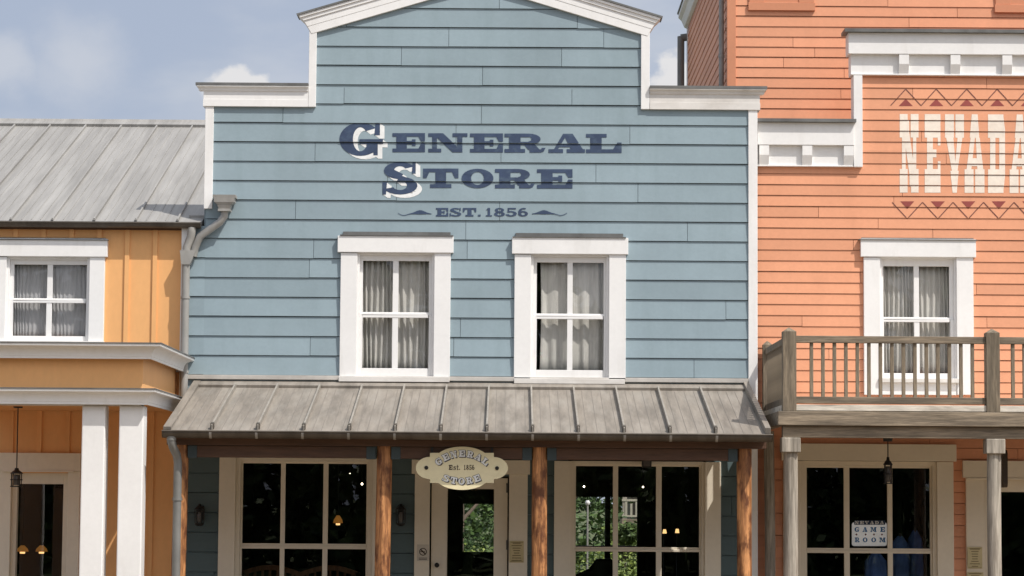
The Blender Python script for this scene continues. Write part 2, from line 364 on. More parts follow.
# ------------------------------------------------------------------ a hand-drawn slab alphabet (unit boxes)
def R(x0, y0, x1, y1): return [(x0, y0), (x1, y0), (x1, y1), (x0, y1)]
def arc(cx, cy, ro, so_, ri, si, a0, a1, n=14):
    o = []
    for i in range(n):
        a, b = rad(a0+(a1-a0)*i/n), rad(a0+(a1-a0)*(i+1)/n)
        o.append([(cx+ri*math.cos(a), cy+si*math.sin(a)), (cx+ro*math.cos(a), cy+so_*math.sin(a)), (cx+ro*math.cos(b), cy+so_*math.sin(b)), (cx+ri*math.cos(b), cy+si*math.sin(b))])
    return o
GL = {
 'E': [R(0,.81,1,1), R(0,0,1,.19), R(.12,.19,.44,.81), R(.44,.41,.62,.59), R(.60,.33,.71,.67), [(.80,.81),(.88,.56),(1,.56),(1,.81)], [(.80,.19),(1,.19),(1,.46),(.88,.46)]],
 'N': [R(0,.81,.30,1), R(.10,.19,.22,.81), R(0,0,.33,.19), [(.10,1),(.38,1),(.88,0),(.62,0)], R(.74,.0,.87,.81), R(.62,.81,1,1)],
 'R': [R(0,0,.50,.19), R(.11,.19,.39,.81), R(0,.81,.6,1), R(.39,.41,.6,.56)] + arc(.58,.705,.30,.295,.08,.12,-90,90,10) + [[(.46,.47),(.70,.52),(.86,.15),(.58,.15)], R(.61,0,.90,.17), [(.84,.0),(.95,.05),(1,.25),(.91,.25)]],
 'A': [[(.15,.19),(.26,.19),(.52,1),(.40,1)], [(.40,1),(.66,1),(.94,.19),(.61,.19)], R(.27,.30,.68,.44), R(0,0,.40,.19), R(.50,0,1,.19)],
 'L': [R(0,.81,.58,1), R(.12,.19,.44,.81), R(0,0,1,.19), [(.76,.19),(1,.19),(1,.54),(.88,.54)]],
 'T': [R(0,.81,1,1), R(.35,.19,.65,.81), R(.20,0,.80,.19), [(0,.50),(.10,.50),(.18,.81),(0,.81)], [(.90,.50),(1,.50),(1,.81),(.82,.81)]],
 'O': arc(.5,.5,.5,.5,.20,.34,0,360,28),
 'G': arc(.48,.5,.48,.5,.17,.36,42,322,22) + [R(.62,.10,.88,.36), R(.46,.36,1,.50), [(.80,.62),(.93,.62),(.93,1),(.83,1)], R(.78,.02,.88,.12)],
 'S': arc(.5,.735,.46,.265,.17,.135,28,262,14) + arc(.5,.275,.50,.275,.20,.135,-158,82,14) + [[(.16,.62),(.44,.47),(.60,.62),(.3,.78)], [(.40,.38),(.75,.36),(.85,.45),(.5,.60)], [(.84,.64),(.95,.64),(.95,1),(.86,1)], [(0,0),(.10,0),(.13,.38),(0,.38)]],
 'M': [R(0,.82,.3,1), R(.08,.18,.20,.82), R(0,0,.30,.18), [(.12,1),(.36,1),(.60,.12),(.44,.12)], [(.66,1),(.80,1),(.56,.12),(.48,.12)], R(.68,.18,.92,.82), R(.7,.82,1,1), R(.60,0,1,.18)],
 'V': [[(.06,.82),(.38,.82),(.60,0),(.44,0)], [(.72,.82),(.86,.82),(.58,0),(.50,0)], R(0,.82,.46,1), R(.6,.82,1,1)],
 'D': [R(0,.82,.5,1), R(0,0,.5,.18), R(.1,.18,.4,.82)] + arc(.5,.5,.5,.5,.2,.32,-90,90,12),
 '1': [R(.34,.15,.68,1), R(.08,0,.95,.15), [(.08,.70),(.34,.78),(.34,1),(.24,.86)]],
 '8': arc(.5,.745,.42,.255,.15,.135,0,360,18) + arc(.5,.275,.5,.275,.20,.145,0,360,18),
 '5': [R(.12,.83,.92,1), R(.12,.46,.28,.83)] + arc(.44,.32,.56,.32,.24,.18,-165,135,16),
 '6': arc(.5,.32,.5,.32,.20,.17,0,360,18) + arc(.56,.5,.56,.5,.26,.36,62,195,10),
 '.': [R(.1,0,.9,.22)],
 's': [], 't': [R(.30,.0,.62,1), R(.05,.58,.95,.72), R(.30,0,.9,.14)],
}
GL['s'] = [[(x, y*.72) for x, y in p] for p in GL['S']]
TUS = {   # tall heavy-ended letters
 'N': [R(0,.70,.42,1), R(.58,.70,1,1), R(.12,.30,.32,.70), R(.70,.30,.88,.70), [(.20,.78),(.50,.78),(.82,.22),(.52,.22)], R(0,0,.42,.30), R(.60,0,1,.30), R(.42,.78,.5,.92), R(.52,.08,.6,.22)],
 'E': [R(0,.70,.97,1), R(.14,.30,.50,.70), R(.5,.45,.72,.55), R(.80,.60,.97,.70), R(0,0,.97,.30), R(.80,.30,.97,.40)],
 'V': [R(0,.70,.47,1), R(.55,.70,1,1), [(.06,.70),(.44,.70),(.58,.28),(.36,.28)], [(.66,.70),(.92,.70),(.66,.28),(.5,.28)], [(.28,.28),(.72,.28),(.62,0),(.40,0)]],
 'A': [[(.26,.70),(.74,.70),(.66,1),(.36,1)], [(.30,.70),(.52,.70),(.34,.30),(.10,.30)], [(.56,.70),(.76,.70),(.94,.30),(.64,.30)], R(.34,.34,.66,.44), R(0,0,.45,.30), R(.53,0,1,.30)],
 'D': [R(0,.70,.88,1), R(.12,.30,.42,.70), R(.64,.30,.97,.70), R(0,0,.88,.30), [(.88,.70),(.97,.70),(.97,.80),(.88,.97)], [(.88,.03),(.97,.22),(.97,.30),(.88,.30)]],
}
def put_glyph(g, px0, px1, py0, py1, Y, font=GL):
    """glyph pieces in world x,z for a letter that fills this box of the wall at depth Y"""
    a = at(px0, py1, Y); b = at(px1, py1, Y); c = at(px0, py0, Y)
    return [[(a.x+(b.x-a.x)*u+(c.x-a.x)*v, a.z+(b.z-a.z)*u+(c.z-a.z)*v) for u, v in p] for p in font[g]]
def flat_paint(mb, polys, y, step=.00012):
    for i, p in enumerate(polys): mb.add([(u, y-step*(i % 14), z) for u, z in p], [tuple(range(len(p)))])

# ------------------------------------------------------------------ ground
g = MB(); g.add([(-700,-700,-.004),(700,-700,-.004),(700,700,-.004),(-700,700,-.004)], [(0,1,2,3)]); struct(g.build('ground', GRASS, fix=False))
g = MB(); g.add([(-120,-34,0),(120,-34,0),(120,-2.9,0),(-120,-2.9,0)], [(0,1,2,3)]); struct(g.build('street', STREET, fix=False))
g = MB().box(-60, 60, -2.95, 12, -.3, .10); struct(g.build('pavement', STREET))

# ------------------------------------------------------------------ generic windows
def sash_window(root, Y, lint, cas_l, cas_r, cas_bot, cols, rows, sill, cap=None, apron=None, wm=WHITE, proud=.045, name='window'):
    """two-over-two window. all numbers are the opening's measured places on the wall at depth Y.  returns hole rect and glass extent"""
    yb, yt = lint[3], cas_bot
    wo = None
    for (a, b) in (cas_l, cas_r):
        x0, x1, z0, z1 = bx(a, b, yb, yt, Y); q_ = MB().box(x0, x1, Y-proud, Y+.05, z0, z1-.002)
        if wo is None: wo = q_.build(name, wm, root, .004)
        else: q_.build('casing', wm, wo, .004)
    x0, x1, z0, z1 = bx(*lint, Y); MB().box(x0, x1, Y-proud-.018, Y+.04, z0, z1).build('lintel', wm, wo, .004)
    if cap:
        x0, x1, z0, z1 = bx(*cap, Y); MB().box(x0, x1, Y-.035, Y+.0, z0, z1+.0).box(x0-.03, x1+.03, Y-proud-.03, Y, z0-.013, z0-.003).build('flashing', FLASH, wo)
    # frame and sashes
    ox0, ox1, oz0, oz1 = bx(cas_l[1], cas_r[0], lint[3], sill[2], Y)
    gx = [bx(c[0], c[1], rows[0][0], rows[-1][1], Y)[:2] for c in cols]
    gz = [bx(cols[0][0], cols[-1][1], r[0], r[1], Y)[2:] for r in rows]
    fr = MB(); fy0, fy1 = Y-.008, Y+.09
    fm = (gx[0][0]-ox0)*.45
    fr.box(ox0, ox0+fm, fy0, fy1, oz0, oz1).box(ox1-fm, ox1, fy0, fy1, oz0, oz1).box(ox0+fm, ox1-fm, fy0, fy1, oz1-fm*.8, oz1).build('frame', wm, wo, .003)
    ix0, ix1, iz1 = ox0+fm, ox1-fm, oz1-fm*.8
    mids = [oz0] + [(gz[i][0]+gz[i+1][1])/2 for i in range(len(gz)-1)][::-1] + [iz1]
    pane = MB()
    for i, (b0, b1) in enumerate(gz):
        top = iz1 if i == 0 else (gz[i-1][0]+gz[i][1])/2
        bot = oz0 if i == len(gz)-1 else (gz[i][0]+gz[i+1][1])/2
        dy = .03 if i == 0 else .012
        s = MB(); y0, y1 = Y+dy, Y+dy+.03
        s.box(ix0, gx[0][0], y0, y1, bot, top).box(gx[-1][1], ix1, y0, y1, bot, top)
        s.box(gx[0][0], gx[-1][1], y0, y1, b1, top).box(gx[0][0], gx[-1][1], y0, y1, bot, b0)
        for j in range(len(gx)-1): s.box(gx[j][1], gx[j+1][0], y0+.004, y1, b0, b1)
        if i < len(gz)-1: s.box(ix0+.002, ix1-.002, y0-.012, y0-.001, bot+.001, bot+.018)
        s.build('sash', wm, wo, .003)
        for j in range(len(gx)): pane.add([(gx[j][0], y0+.02, b0), (gx[j][1], y0+.02, b0), (gx[j][1], y0+.02, b1), (gx[j][0], y0+.02, b1)], [(0,1,2,3)])
    pane.build('pane', PANE, wo, fix=False)
    if sill:
        x0, x1, z0, z1 = bx(*sill, Y); MB().box(x0, x1, Y-proud-.03, Y+.06, z0, z1).build('sill', OLDWHITE, wo, .004)
    if apron:
        x0, x1, z0, z1 = bx(*apron, Y); MB().box(x0, x1, Y-proud+.012, Y, z0, z1).build('apron', wm, wo, .003)
    a = bx(cas_l[0], cas_r[1], lint[2], cas_bot, Y); pad = .05
    return (ox0-.02, ox1+.02, oz0-.02, oz1+.02), (gx[0][0], gx[-1][1], gz[-1][0], gz[0][1]), wo
def curtain(x0, x1, z0, z1, y, label, mat_=CURT, fold=.075, amp=.022, seed=0, lean=0.0):
    rnd = random.Random(seed); n = int((x1-x0)/.006); rows = 7; V = []; F = []
    ph = rnd.uniform(0, 6); prof = []
    t = ph
    for i in range(n+1):
        t += .006/fold*2*math.pi*(1+.45*math.sin(i*.017+ph)+.25*math.sin(i*.041))
        prof.append(math.sin(t)*amp*(.65+.35*math.sin(i*.03+ph)))
    for r in range(rows+1):
        q = r/rows
        for i in range(n+1):
            u = i/n; V.append((x0+(x1-x0)*u+lean*(1-q)**1.5*(1 if u < .5 else -1)*0 + .012*math.sin(3*q+u*9), y+prof[i]*(1+.35*(1-q)), z0+(z1-z0)*q))
    for r in range(rows):
        for i in range(n): a = r*(n+1)+i; F.append((a, a+1, a+n+2, a+n+1))
    mb = MB(); mb.add(V, F, .5, True); o = mb.build('curtain', mat_, None, fix=False)
    md = o.modifiers.new('cloth', 'SOLIDIFY'); md.thickness = .002
    tag(o, label, 'curtain', 'net curtains behind the upper windows'); return o
def shop_window(root, Y, cas, frame_x, cols, rows, top, bot_z, wm, lintel=None, name='shop_window'):
    """cas=(outer left, inner left, inner right, outer right) casings, cols, two rows; lower row runs down to bot_z"""
    mb = MB(); ym = 520
    zt = Z(cas[1], top, Y)
    xs = [X(c, ym, Y) for c in cas]
    wo = MB().box(xs[0], xs[1], Y-.05, Y+.05, bot_z-.12, zt).build(name, wm, root, .004)
    MB().box(xs[2], xs[3], Y-.05, Y+.05, bot_z-.12, zt).build('casing', wm, wo, .004)
    if lintel:
        x0, x1, z0, z1 = bx(*lintel, Y); MB().box(x0, x1, Y-.068, Y+.04, z0, z1).build('lintel', wm, wo, .004)
    gx = [(X(a, ym, Y), X(b, ym, Y)) for a, b in cols]; ztop = Z(cols[1][0], rows[0][0], Y)
    fr = MB()
    fr.box(xs[1], gx[0][0]-.02, Y-.012, Y+.09, bot_z, zt).box(gx[-1][1]+.02, xs[2], Y-.012, Y+.09, bot_z, zt).box(gx[0][0]-.02, gx[-1][1]+.02, Y-.012, Y+.09, ztop+.02, zt).build('frame', wm, wo, .003)
    pane = MB(); zrows = [(Z(cols[1][0], rows[0][1], Y), ztop), (bot_z+.07, Z(cols[1][0], rows[1][0], Y))]
    for i, (b0, b1) in enumerate(zrows):
        top_ = ztop+.02 if i == 0 else (zrows[0][0]+zrows[1][1])/2
        bo = (zrows[0][0]+zrows[1][1])/2 if i == 0 else bot_z
        y0, y1 = Y+(.035 if i == 0 else .018), Y+(.07 if i == 0 else .053); s = MB()
        s.box(gx[0][0]-.02, gx[0][0], y0, y1, bo, top_).box(gx[-1][1], gx[-1][1]+.02, y0, y1, bo, top_)
        s.box(gx[0][0], gx[-1][1], y0, y1, b1, top_).box(gx[0][0], gx[-1][1], y0, y1, bo, b0)
        for j in range(len(gx)-1): s.box(gx[j][1], gx[j+1][0], y0+.004, y1, b0, b1)
        s.build('sash', wm, wo, .003)
        for j in range(len(gx)): pane.add([(gx[j][0], y0+.02, b0), (gx[j][1], y0+.02, b0), (gx[j][1], y0+.02, b1), (gx[j][0], y0+.02, b1)], [(0,1,2,3)])
    pane.build('pane', PANE, wo, fix=False)
    MB().box(xs[0]-.03, xs[3]+.03, Y-.10, Y+.05, bot_z-.045, bot_z-.002).build('sill', wm, wo, .004)
    return (xs[1]-.02, xs[2]+.02, bot_z-.03, zt+.02), wo
def room(mb, x0, x1, y0, y1, z0, z1, rear_holes=()):
    t = .06
    mb.box(x0-t, x0, y0, y1, z0, z1).box(x1, x1+t, y0, y1, z0, z1).box(x0-t, x1+t, y0, y1+t, z1, z1+t).box(x0-t, x1+t, y0, y1+t, z0-t, z0)
    for r in subtract([(x0, x1, z0, z1)], rear_holes): mb.box(r[0], r[1], y1, y1+t, r[2], r[3])
def crown_run(mb, x0, x1, y, z0, z1, out_, back=.03, ends=(0, 0)):
    """coved crown moulding along x, its foot at y and its lip `out_` further forward; ends = how far each end returns sideways"""
    n = 7; prof = [(0, 0)]
    for i in range(n+1):
        a = math.pi/2*i/n; prof.append((out_*(1-math.cos(a))*.86+.012, (z1-z0)*(.10+.70*math.sin(a))))
    prof += [(out_, (z1-z0)*.84), (out_, z1-z0), (-back, z1-z0), (-back, 0)]
    V = []; m = len(prof)
    for (xx, sgn, e) in ((x0, -1, ends[0]), (x1, 1, ends[1])):
        for (d, h) in prof: V.append((xx+sgn*(max(d, 0) if e else 0), y-d, z0+h))
    mb.add(V, [tuple(range(m)), tuple(range(2*m-1, m-1, -1))] + [(i, m+i, m+(i+1) % m, (i+1) % m) for i in range(m)])

# =================================================================== GENERAL STORE
store = thing('general_store', 'blue clapboard shop with stepped gable false front and grey porch roof', 'shop building', (0, 0, .1))
zA, zB = Z(230, 355, 0), Z(230, 122, 0); E_B = (zB-zA)/12
SB = Siding(zA, E_B, .013, 0.0)
xl_up, xr = X(205, 150, 0), X(757.3, 250, 0)
xl_lo = X(181, 300, 0)
z_sh = (Z(260, 84, 0)+Z(700, 87.5, 0))/2                        # shoulder height
z_awn = Z(470, 384.5, 0)
xg0, xg1 = X(309, 70, 0), X(649.5, 70, 0)                       # gable tower
xpk = (xg0+xg1)/2
zg_foot = Z(317, 30, 0); slope = .30
zg_pk = zg_foot + slope*(xpk-X(317, 30, 0))
holes = []; win_glass = []
W1 = dict(lint=(338, 453.6, 236.6, 253), cas_l=(340.3, 357), cas_r=(434, 450.3), cas_bot=379, cols=((362.3, 392.3), (398, 428.6)), rows=((260.6, 312), (317.6, 368.2)), sill=(339, 449.6, 377, 382.2), cap=(343.4, 450.6, 232.2, 235.2))
W2 = dict(lint=(512, 628, 238.2, 254.6), cas_l=(514.2, 530.8), cas_r=(608.8, 625.6), cas_bot=381, cols=((536.6, 567.2), (572.6, 603.6)), rows=((262.2, 313.5), (319, 370)), sill=(514, 624.6, 379, 384.2), cap=(515.6, 623, 233.6, 237))
for wd, nm in ((W1, 'l'), (W2, 'r')):
    h, gl_, wo = sash_window(store, 0.0, **wd); holes.append(h); win_glass.append(gl_)
BOT = .62
hL, _ = shop_window(store, 0.0, (219, 235.5, 372.5, 389), None, ((242, 280), (284.6, 322.6), (327.6, 366)), ((463.4, 543.5), (548.8,)), 457.5, BOT, CREAM)
hR, _ = shop_window(store, 0.0, (554, 570, 704.5, 720.6), None, ((575.8, 613), (618.2, 656.2), (661.8, 699.4)), ((466.2, 547), (551.6,)), 461, BOT, CREAM)
holes += [hL, hR]
# door
dx0, dx1 = X(430, 530, 0), X(508.5, 530, 0); dzt = Z(470, 476, 0)
holes.append((dx0-.005, dx1+.005, 0, dzt))
do = None
for a, b in ((414.6, 429.6), (508.8, 527.4)):
    q_ = MB().box(X(a, 530, 0), X(b, 530, 0), -.05, .06, .1, Z(470, 474.2, 0))
    if do is None: do = q_.build('door', CREAM, store, .004)
    else: q_.build('casing', CREAM, do, .004)
x0, x1, z0, z1 = bx(412, 530, 460, 474.2, 0); MB().box(x0, x1, -.07, .05, z0, z1).build('lintel', CREAM, do, .004)
gx0, gx1, gzt = X(447, 530, 0), X(494, 530, 0), Z(470, 489, 0)
lf = MB(); sx0, sx1 = X(431.2, 530, 0), X(507.4, 530, 0)
lf.box(sx0, gx0, .02, .07, .11, dzt-.02).box(gx1, sx1, .02, .07, .11, dzt-.02).box(gx0, gx1, .02, .07, gzt, dzt-.02).box(gx0, gx1, .02, .07, .11, .40)
lf.build('door_leaf', CREAM, do, .004)
MB().add([(gx0, .045, .4), (gx1, .045, .4), (gx1, .045, gzt), (gx0, .045, gzt)], [(0,1,2,3)]) 
p_ = MB(); p_.add([(gx0, .045, .4), (gx1, .045, .4), (gx1, .045, gzt), (gx0, .045, gzt)], [(0,1,2,3)]); p_.build('pane', PANE, do, fix=False)
hx, hz_ = X(437, 565, 0), Z(437, 565, 0)
MB().tube([(hx, .02, hz_), (hx, -.035, hz_)], .012).tube([(hx, -.02, hz_), (hx, -.05, hz_), (hx+.0, -.055, hz_)], [.018, .026, .012]).build('handle', BLACK, do)
for py in (488, 545):
    q = at(507, py, 0); MB().tube([(q.x, .015, q.z-.05), (q.x, .015, q.z+.05)], .009, 8).build('hinge', FLASH, do)
# siding
sm = MB()
SB.fill(sm, (xl_up+.02, xr-.02, z_awn-.1, z_sh-.03), [h for h in holes if h[2] > 2.5], seed=3)
SB.fill(sm, (xl_lo+.02, xl_up+.02, z_awn-.1, Z(195, 226, 0)), seed=4)
hv = [(slope, 1, zg_pk+slope*xpk), (-slope, 1, zg_pk-slope*xpk)]
SB.fill(sm, (xg0+.03, xg1-.03, z_sh-.03, zg_pk), halves=hv, seed=9)
wall = sm.build('siding_wall', BLUE, store)
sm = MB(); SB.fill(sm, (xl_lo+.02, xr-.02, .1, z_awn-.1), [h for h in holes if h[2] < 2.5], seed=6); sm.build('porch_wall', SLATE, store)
# solid wall behind, body, rooms
bm_ = MB()
for r in subtract([(xl_up, xr, .1, z_sh-.04), (xl_lo, xl_up, .1, Z(195, 226, 0))], holes): bm_.box(r[0], r[1], .035, .16, r[2], r[3])
bm_.extr([(xg0, .035, z_sh-.04), (xg1, .035, z_sh-.04), (xg1, .035, zg_foot), (xpk, .035, zg_pk), (xg0, .035, zg_foot)], (0, .125, 0))
bm_.box(xl_lo+.05, xl_lo+.11, .16, 6.2, .1, 4.8).box(xr-.11, xr-.05, .16, 6.2, .1, 4.8)
MB().box(xl_lo+.05, xr-.05, .16, 6.2, 4.8, 4.9).build('flat_roof', ROOF, store)
bm_.build('masonry', BLUE, store)
rA = bx(575.5, 637, 497, 625, 6.0); rB = bx(463, 506, 504, 552, 6.0)
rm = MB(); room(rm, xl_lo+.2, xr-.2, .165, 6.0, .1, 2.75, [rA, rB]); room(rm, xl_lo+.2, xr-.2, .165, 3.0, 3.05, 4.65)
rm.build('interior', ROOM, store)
rf = MB()
mx = X(607.5, 540, 6.0)
rf.box(mx-.035, mx+.035, 5.96, 6.04, rA[2], rA[3])
zz = Z(600, 548, 6.0); rf.box(rA[0], rA[1], 5.965, 6.035, zz-.03, zz+.03)
rf.build('rear_window_bars', BLACK, store)
# white trim of the false front
def trim(name, boxes, m=WHITE, b=.004):
    mb = MB()
    for q in boxes: mb.box(*q)
    return mb.build(name, m, store, b)
trim('corner_board', [(xl_up, xl_up+.090, -.031, .17, Z(208, 209, 0), z_sh-.20)])
trim('corner_board', [(xl_lo-.002, xl_lo+.075, -.03, .25, .1, Z(186, 228, 0))])
trim('corner_board', [(xr-.097, xr, -.031, .17, .1, z_sh-.20)])
trim('tower_board', [(xg0, xg0+.080, -.04, .17, z_sh-.245, zg_foot+.06)])
trim('tower_board', [(xg1-.092, xg1, -.04, .17, z_sh-.245, zg_foot+.06)])
sk = []
for (x0, x1, sg) in ((xl_up-.025, xg0-.002, -1), (xg1+.002, xr+.028, 1)):
    co = MB(); co.box(x0, x1, -.044, .17, z_sh-.245, z_sh-.17).box(x0+(.004 if sg < 0 else 0), x1-(.004 if sg > 0 else 0), -.040, .17, z_sh-.17, z_sh-.075)
    crown_run(co, x0-(.035 if sg < 0 else 0), x1+(.03 if sg > 0 else 0), -.040, z_sh-.085, z_sh-.025, .034, ends=(sg < 0, sg > 0))
    cb = co.build('cornice', OLDWHITE if sg > 0 else WHITE, store, .003)
    MB().box(x0-(.078 if sg < 0 else 0), x1+(.072 if sg > 0 else 0), -.081, .19, z_sh-.024, z_sh+.004).build('flashing', FLASH, cb)
# raking cornice: built along the slope
dirL = Vector((1, 0, slope)).normalized(); upL = Vector((-slope, 0, 1)).normalized()
for sg in (-1, 1):
    def P_(s_, n_, y): # distance along from the peak, height off the siding edge
        base = Vector((xpk, 0, zg_pk)) + Vector((sg, 0, -slope)).normalized()*s_ + Vector((sg*slope, 0, 1)).normalized()*n_
        return (base.x, y, base.z)
    Ls = (xg1-xpk+.004)/math.cos(math.atan(slope))
    co = MB()
    def slab(n0, n1, y0, y1, l0, l1):
        # ends: vertical at the peak, flared at the eave
        k = slope
        co.add([P_(-k*n0*1.0, n0, y0), P_(l0, n0, y0), P_(l1, n1, y0), P_(-k*n1, n1, y0), P_(-k*n0, n0, y1), P_(l0, n0, y1), P_(l1, n1, y1), P_(-k*n1, n1, y1)],
               [(0,1,2,3),(7,6,5,4),(0,4,5,1),(1,5,6,2),(2,6,7,3),(3,7,4,0)])
    slab(-.03, .055, -.044, .17, Ls-.02, Ls)
    slab(.055, .125, -.047, .17, Ls, Ls+.02)
    slab(.125, .165, -.058, .17, Ls+.02, Ls+.045)
    slab(.165, .195, -.072, .17, Ls+.045, Ls+.06)
    cb = co.build('raking_cornice', WHITE, store, .003)
    co = MB(); slab(.196, .216, -.083, .20, Ls+.07, Ls+.075); co.build('flashing', FLASH, cb)
# painted wall sign
Y0 = -.01
def paint_letter(sd, polys, off, name, m, root):
    q_ = MB(); sd.paint(q_, polys, off); return q_.build(name, m, root, fix=False)
row = []
for g_, a, b in (('E', 392.5, 425), ('N', 428.3, 467.5), ('E', 470, 503), ('R', 504.5, 545.6), ('A', 548.5, 585), ('L', 586, 621.6)):
    s_ = (a-506)*.004; row.append((g_, a, b, 133.6+s_, 152.6+s_))
for g_, a, b in (('T', 423, 458.5), ('O', 461.5, 493.5), ('R', 495, 534.7), ('E', 537, 572.5)):
    s_ = (a-500)*.006; row.append((g_, a, b, 169+s_, 188.3+s_))
for g_, a, b in (('E', 436, 448.3), ('S', 449.6, 461.3), ('T', 462.8, 476.3), ('.', 477.6, 481), ('1', 485.3, 492.4), ('8', 494, 505), ('5', 506.4, 516.8), ('6', 518.2, 528)):
    row.append((g_, a, b, 207.9, 216.5))
caps = [('G', 339.5, 383, 122.6, 156), ('S', 382.5, 417.5, 162, 194.6)]
for q_ in row+caps: paint_letter(SB, put_glyph(*q_, Y0), .0036, 'painted_letter', NAVY, store)
for g_, a, b, c, d in caps:
    wt = []
    for k in (1, 2, 3, 4): wt += put_glyph(g_, a+1.15*k, b+1.15*k, c+.85*k, d+.85*k, Y0)
    paint_letter(SB, wt, .0015, 'letter_shadow', LETW, store)
def flourish(px0, px1, sg):
    o = []; n = 14
    for i in range(n):
        q = []
        for j in (i, i+1):
            t = j/n; x = px0+(px1-px0)*t
            tt = t if sg > 0 else 1-t                       # tapers towards the outside
            mid = 214.2 - .9*math.sin(tt*math.pi*1.5) + 1.3*max(0, (tt-.62)/.38)**1.0*math.sin((tt-.62)/.38*math.pi)*1.6 - 1.9*max(0, (tt-.8)/.2)
            th = .45 + 2.3*math.exp(-((tt-.34)/.17)**2)
            q.append((x, mid-th*1.15, mid+th*.35))
        a, b = q; pts = [at(a[0], a[2], Y0), at(b[0], b[2], Y0), at(b[0], b[1], Y0), at(a[0], a[1], Y0)]
        o.append([(p.x, p.z) for p in pts])
    return o
for q_ in ((398, 431.5, -1), (532, 567, 1)): paint_letter(SB, flourish(*q_), .0036, 'painted_flourish', NAVY, store)
# flashing board over the porch roof
zf0, zf1 = Z(470, 384.5, 0), Z(470, 376.8, 0)
trim('flashing_board', [(xl_lo+.01, xr-.1, -.045, 0.01, zf0+.035, zf1)], FLBRD)
# porch roof
YE = -2.36
ze = Z(470, 432, YE); zr = Z(470, 385.5, -.03)
xa0, xa1 = (X(188, 384, 0)+X(163.5, 430, YE))/2+.03, (X(748, 390, 0)+X(769, 434, YE))/2
def A_(x, t, n=0):                                              # t=0 at the wall, 1 at the eave
    dz, dy = ze-zr, YE+.02; L_ = math.hypot(dz, dy); nn = Vector((0, dz/L_, -dy/L_)); nn = Vector((0, -abs(dz)/L_, abs(dy)/L_))
    return Vector((x, -.02+dy*t, zr+dz*t)) + nn*n
ar = MB()
def strip(mb, x0, x1, t0, t1, n0, n1):
    mb.add([A_(x0,t0,n0), A_(x1,t0,n0), A_(x1,t1,n0), A_(x0,t1,n0), A_(x0,t0,n1), A_(x1,t0,n1), A_(x1,t1,n1), A_(x0,t1,n1)],
           [(3,2,1,0),(4,5,6,7),(0,1,5,4),(1,2,6,5),(2,3,7,6),(3,0,4,7)])
strip(ar, xa0, xa1, 0, 1, -.03, 0)
pr = ar.build('porch_roof', AWN, store)
seam = MB(); crease = MB(); rnd = random.Random(5)
pitch_ = (X(395, 430, YE)-X(211.5, 430, YE))/4; xs0 = X(211.5, 430, YE); sx = []
k = 0
while xs0+k*pitch_ < xa1-.12: sx.append(xs0+k*pitch_); k += 1
for x in sx:
    strip(seam, x-.009, x+.009, .09, .995, 0, .052); clipm = MB(); strip(clipm, x-.016, x+.016, .955, .985, 0, .058); clipm.build('seam_clip', GUT, pr)
for a, b in zip([xa0+.08]+sx, sx+[xa1-.08]):
    for q in (.2, .40, .62, .83):
        x = a+(b-a)*(q+rnd.uniform(-.02, .02)); strip(crease, x-.0022, x+.0022, .10, .99, 0, .0025)
seam.build('roof_seam', SEAM, pr, .002); crease.build('roof_crease', RIB, pr)
rc = MB(); strip(rc, xa0+.01, xa1-.01, -.01, .085, .001, .03); strip(rc, xa0, xa0+.075, 0, 1.0, .001, .035); rc.build('ridge_flashing', AWN, pr, .003)
vg = MB(); strip(vg, xa1-.045, xa1+.01, -.005, 1.0, .001, .062); vg.build('verge_cap', AWN, pr, .003)
# gutter
gm = MB(); n = 10; gr = .066; gy, gz_ = YE-.045, ze-.012
prof = [(gy-gr*math.cos(math.pi*i/n), gz_-gr*math.sin(math.pi*i/n)) for i in range(n+1)] + [(gy+(gr-.008)*math.cos(math.pi*i/n), gz_-(gr-.008)*math.sin(math.pi*i/n)) for i in range(n+1)]
gx0_, gx1_ = xa0+.0, xa1+.02
gm.extr([(gx0_, a, b) for a, b in prof], (gx1_-gx0_, 0, 0), smooth=True)
for e in (gx0_, gx1_-.006): gm.extr([(e, a, b) for a, b in prof[:n+1]], (.006, 0, 0))
gm.tube([(gx0_, gy-gr, gz_), (gx1_, gy-gr, gz_)], .009, 8)
gut = gm.build('gutter', GUT, pr)
for x in sx:
    gs = MB(); gs.extr([(x-.012, gy-(gr+.003)*math.cos(math.pi*i/n), gz_-(gr+.003)*math.sin(math.pi*i/n)) for i in range(n+1)], (.024, 0, 0)); gs.build('gutter_strap', PIPE, pr)
# posts, beam, fascia
YP = -2.14; zb0, zb1 = Z(470, 459, YP-.07), Z(470, 447.2, YP-.07)
pxs = [179.5, 383, 539, 744.8]
def log_post(x, y, z0, z1, r, seed, mat_, name, parent, n=16, wob=.05):
    rnd = random.Random(seed); mb = MB(); rows = 16; V = []
    offs = [rnd.uniform(0, 6) for _ in range(4)]
    for i in range(rows+1):
        z = z0+(z1-z0)*i/rows
        for k in range(n):
            a = 2*math.pi*k/n
            rr = r*(1+wob*.5*math.sin(2*a+offs[0]+z*1.1)+wob*.4*math.sin(3*a+offs[1]-z*2.1)+wob*.3*math.sin(5*a+offs[2]+z*5))
            V.append((x+rr*math.cos(a)+.006*math.sin(z*1.7+offs[3]), y+rr*math.sin(a), z))
    mb.add(V, [(i*n+k, i*n+(k+1) % n, (i+1)*n+(k+1) % n, (i+1)*n+k) for i in range(rows) for k in range(n)], .5, True)
    mb.add(V[:n], [tuple(range(n-1, -1, -1))]); mb.add(V[-n:], [tuple(range(n))])
    return mb.build(name, mat_, parent)
post_x = []
for i, p in enumerate(pxs):
    x = X(p, 520, YP); post_x.append(x); log_post(x, YP, .1, zb1+.05, .073, 30+i, LOG, 'porch_post', store)
